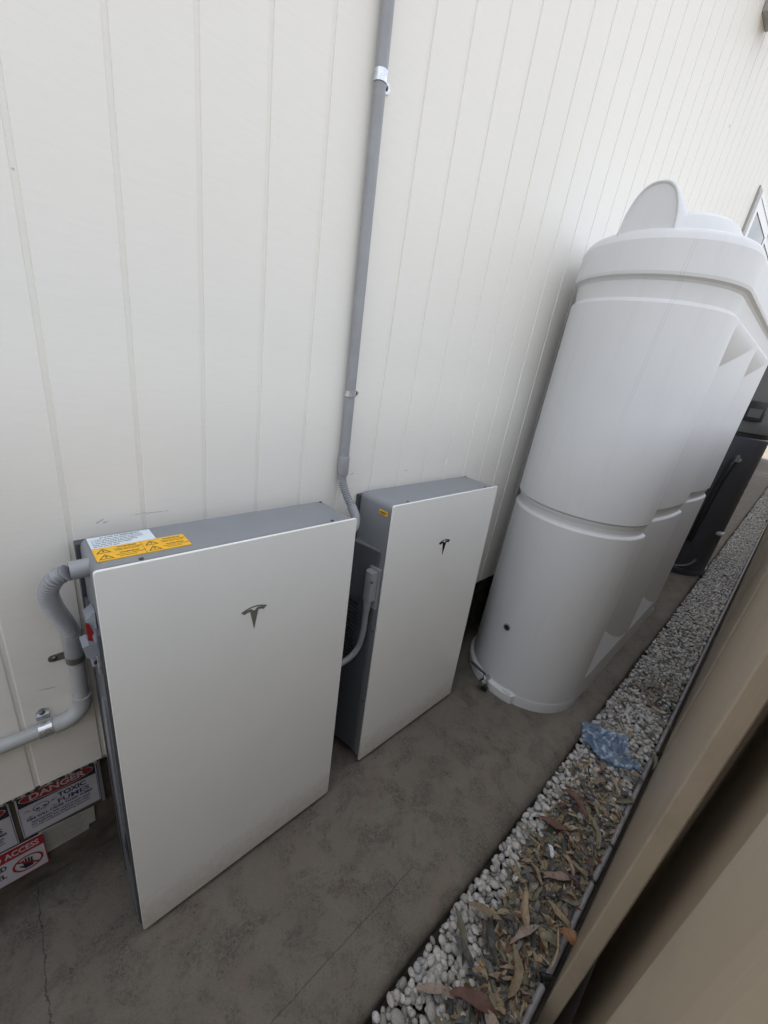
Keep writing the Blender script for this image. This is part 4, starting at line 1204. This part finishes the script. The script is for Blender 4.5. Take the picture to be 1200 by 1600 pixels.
put_leaf(0.735, -0.945, 0.020, rz_(-65), 0.120, 0.026, 'tan', 'curved tan leaf on top of the thickest litter', bend=0.16, curl=0.14)
put_leaf(0.760, -0.880, 0.016, rz_(-52), 0.115, 0.024, 'slate', 'blue grey curved leaf lying under the tan leaves', bend=-0.14, curl=0.05)
put_leaf(0.605, -0.910, 0.010, rz_(32), 0.125, 0.034, 'red', 'large red brown leaf at the bottom edge of the photo', bend=0.03, curl=0.08)
put_leaf(0.600, -0.970, 0.018, rz_(-30), 0.070, 0.040, 'pink', 'broad salmon coloured leaf at the bottom edge near the pipe', bend=0.04, curl=0.12)
put_leaf(0.545, -0.835, 0.000, rz_(42), 0.120, 0.022, 'pink', 'pale brown leaf at the bottom edge over the white pebbles', bend=0.03)
put_leaf(0.665, -0.835, 0.004, rz_(-10), 0.085, 0.024, 'slate', 'small dark blue grey leaf between pebbles and litter', bend=0.06)
put_leaf(0.925, -1.025, 0.020, rz_(-20), 0.060, 0.040, 'rust', 'crumpled orange rust leaf against the fence', curl=0.3, twist=2.0)
put_leaf(0.880, -1.005, 0.026, rz_(-75), 0.120, 0.006, 'tan', 'thin straw coloured twig lying over the pipe', curl=0.05, name='twig', cat='twig')
put_leaf(0.795, -0.820, 0.004, rz_(25), 0.115, 0.022, 'tan', 'brown leaf lying half on the pebbles left of the litter', bend=-0.05)
put_leaf(2.46, -0.885, 0.004, rz_(66), 0.15, 0.018, 'grey', 'long grey leaf in the small patch of litter beyond the blue bag', bend=0.05)
put_leaf(2.36, -0.93, 0.004, rz_(80), 0.12, 0.018, 'olive', 'long olive leaf in the small patch of litter beyond the blue bag', bend=0.05)
put_leaf(1.72, -0.990, 0.004, rz_(15), 0.11, 0.026, 'tan', 'pale tan leaf between the blue bag and the fence', bend=0.06, tilt=(0.0, 0.4))
put_leaf(1.56, -0.90, 0.002, rz_(60), 0.11, 0.018, 'tan', 'slim tan leaf on pebbles between the pile and the blue bag', bend=0.04)

kinds = [('grey', 0.25), ('slate', 0.21), ('tan', 0.29), ('olive', 0.15), ('red', 0.05), ('pink', 0.05)]
lab = {'grey': 'grey curled gum leaf mixed into the litter on the gravel', 'slate': 'dark slate coloured gum leaf mixed into the litter on the gravel', 'tan': 'tan dry gum leaf mixed into the litter on the gravel',
       'olive': 'olive dry gum leaf mixed into the litter on the gravel', 'red': 'red brown dry gum leaf mixed into the litter on the gravel', 'pink': 'pinkish dry gum leaf mixed into the litter on the gravel'}
pool = {k: [leaf_mesh(rnd.uniform(0.06, 0.11), rnd.uniform(0.013, 0.026), rnd.uniform(-0.18, 0.18), rnd.uniform(-0.05, 0.22), rnd.uniform(-2.6, 2.6), LEAFM[k]) for _ in range(8)] for k, _ in kinds}
def pick():
    r_ = rnd.random(); a = 0
    for k, p_ in kinds:
        a += p_
        if r_ < a: return k
    return 'grey'
cnt = 0
while cnt < 230:
    x = rnd.choice([rnd.gauss(0.72, 0.13), rnd.gauss(1.15, 0.20), rnd.gauss(0.95, 0.2)]); y = rnd.uniform(-1.008, -0.80)
    ymax = -0.895 if x < 0.72 else (-0.865 if x < 0.95 else -0.845)
    if x < 0.48 or x > 1.55 or y > ymax + rnd.uniform(-0.05, 0.015): continue
    k = pick()
    o = link('dead_leaf', rnd.choice(pool[k]), None, (x, y, -0.014 + rnd.uniform(0, 0.026)))
    o.rotation_euler = (rnd.uniform(-0.35, 0.35), rnd.uniform(-0.45, 0.45), rnd.uniform(0, 6.28))
    s = rnd.uniform(0.35, 0.85); o.scale = (s, s, s)
    zone = ('near end' if x < 0.75 else 'middle' if x < 1.1 else 'far end') + (' of the pile beside the ground pipe' if y < -0.94 else ' of the pile on the pebble side')
    tag(o, lab[k].replace(' mixed into the litter on the gravel', ' in the ' + zone), 'leaf', k + ' dead leaves, ' + zone); cnt += 1
for x, y in [(2.40, -0.86), (2.45, -0.93), (2.52, -0.90), (2.33, -0.97), (2.58, -0.98), (2.62, -0.93), (1.50, -0.98), (1.62, -0.95), (1.45, -0.93), (1.9, -1.02), (2.1, -0.97), (1.66, -0.87), (1.58, -1.0), (2.47, -0.99), (2.3, -0.90), (2.2, -1.0), (3.0, -0.95), (0.40, -0.98), (0.46, -0.93)]:
    k = rnd.choice(['grey', 'olive', 'tan'])
    o = link('dead_leaf', rnd.choice(pool[k]), None, (x, y, -0.012 + rnd.uniform(0, 0.008)))
    o.rotation_euler = (rnd.uniform(-0.2, 0.2), rnd.uniform(-0.2, 0.2), rnd.uniform(0, 3.14))
    tag(o, lab[k].replace('mixed into the litter on', 'scattered singly on'), 'leaf', k + ' dead leaves scattered singly')
# crumbled litter: many small flakes in one object
def litter(name, label, mats, num, dark):
    VV = []; FF = []; MI = []; base = 0
    for q in range(num):
        x = rnd.choice([rnd.gauss(0.80, 0.18), rnd.gauss(1.15, 0.20), rnd.gauss(0.95, 0.25)]) if q % 25 else rnd.choice([rnd.gauss(2.46, 0.13), rnd.uniform(0.4, 3.5)])
        y = rnd.uniform(-1.008, -0.79)
        if x < 0.45: continue
        if x < 1.5 and y > (-0.885 if x < 0.75 else -0.855 if x < 0.95 else -0.83) + rnd.uniform(-0.04, 0.02): continue
        L = rnd.uniform(0.010, 0.042); w_ = L * rnd.uniform(0.15, 0.45)
        E = Euler((rnd.uniform(-0.6, 0.6), rnd.uniform(-0.6, 0.6), rnd.uniform(0, 6.28))).to_matrix()
        P = Vector((x, y, -0.020 + rnd.uniform(0, 0.020)))
        pts = [(-w_, -L, 0), (0, -L * 1.1, 0.002), (w_, -L * 0.4, 0), (w_ * 0.9, L * 0.5, 0.001), (0, L, 0.003), (-w_, L * 0.3, 0)]
        for a in pts: VV.append(E @ (Vector(a) * 0.6) + P)
        FF.append((base, base + 1, base + 2, base + 3)); FF.append((base, base + 3, base + 4, base + 5)); MI += [q % len(mats)] * 2
        base += 6
    me = new_mesh(name, VV, FF)
    for m_ in mats: me.materials.append(m_)
    me.polygons.foreach_set('material_index', MI)
    o = link(name, me)
    tag(o, label, 'leaf litter', kind='stuff')
litter('leaf_litter', 'crumbled grey and brown leaf fragments scattered over the gravel', [LEAFM['grey'], LEAFM['slate'], LEAFM['tan'], LEAFM['tan'], LEAFM['olive'], LEAFM['red'], LEAFM['grey'], LEAFM['tan']], 7000, True)

# ================================================================== grit and crumbs on the slab
VV = []; FF = []; base = 0
for q in range(420):
    edge_ = rnd.random()
    x = rnd.uniform(-0.6, 4.2)
    y = -0.745 + abs(rnd.gauss(0, 0.06)) if edge_ < 0.45 else (0.055 - abs(rnd.gauss(0, 0.03)) if edge_ < 0.7 else rnd.uniform(-0.72, 0.04))
    s_ = rnd.uniform(0.0006, 0.0022) * (1.8 if rnd.random() < 0.06 else 1)
    V, F = SH1[rnd.randrange(4)]
    E_ = np.array(Euler((rnd.uniform(-0.5, 0.5), rnd.uniform(-0.5, 0.5), rnd.uniform(0, 6.28))).to_matrix())
    W = (V * np.array((s_ * 1.4, s_, s_ * 0.6))) @ E_.T + np.array((x, y, s_ * 0.45))
    VV += W.tolist(); FF += (F + base).tolist(); base += len(V)
o = link('grit', new_mesh('grit', VV, FF, M['gritmat'], True))
tag(o, 'fine grit and crumbs scattered over the concrete path', 'grit', kind='stuff')
put_leaf(2.36, -0.675, 0.004, rz_(40), 0.035, 0.010, 'grey', 'tiny curled dry leaf alone on the slab beside the tank', curl=0.25, twist=1.5)
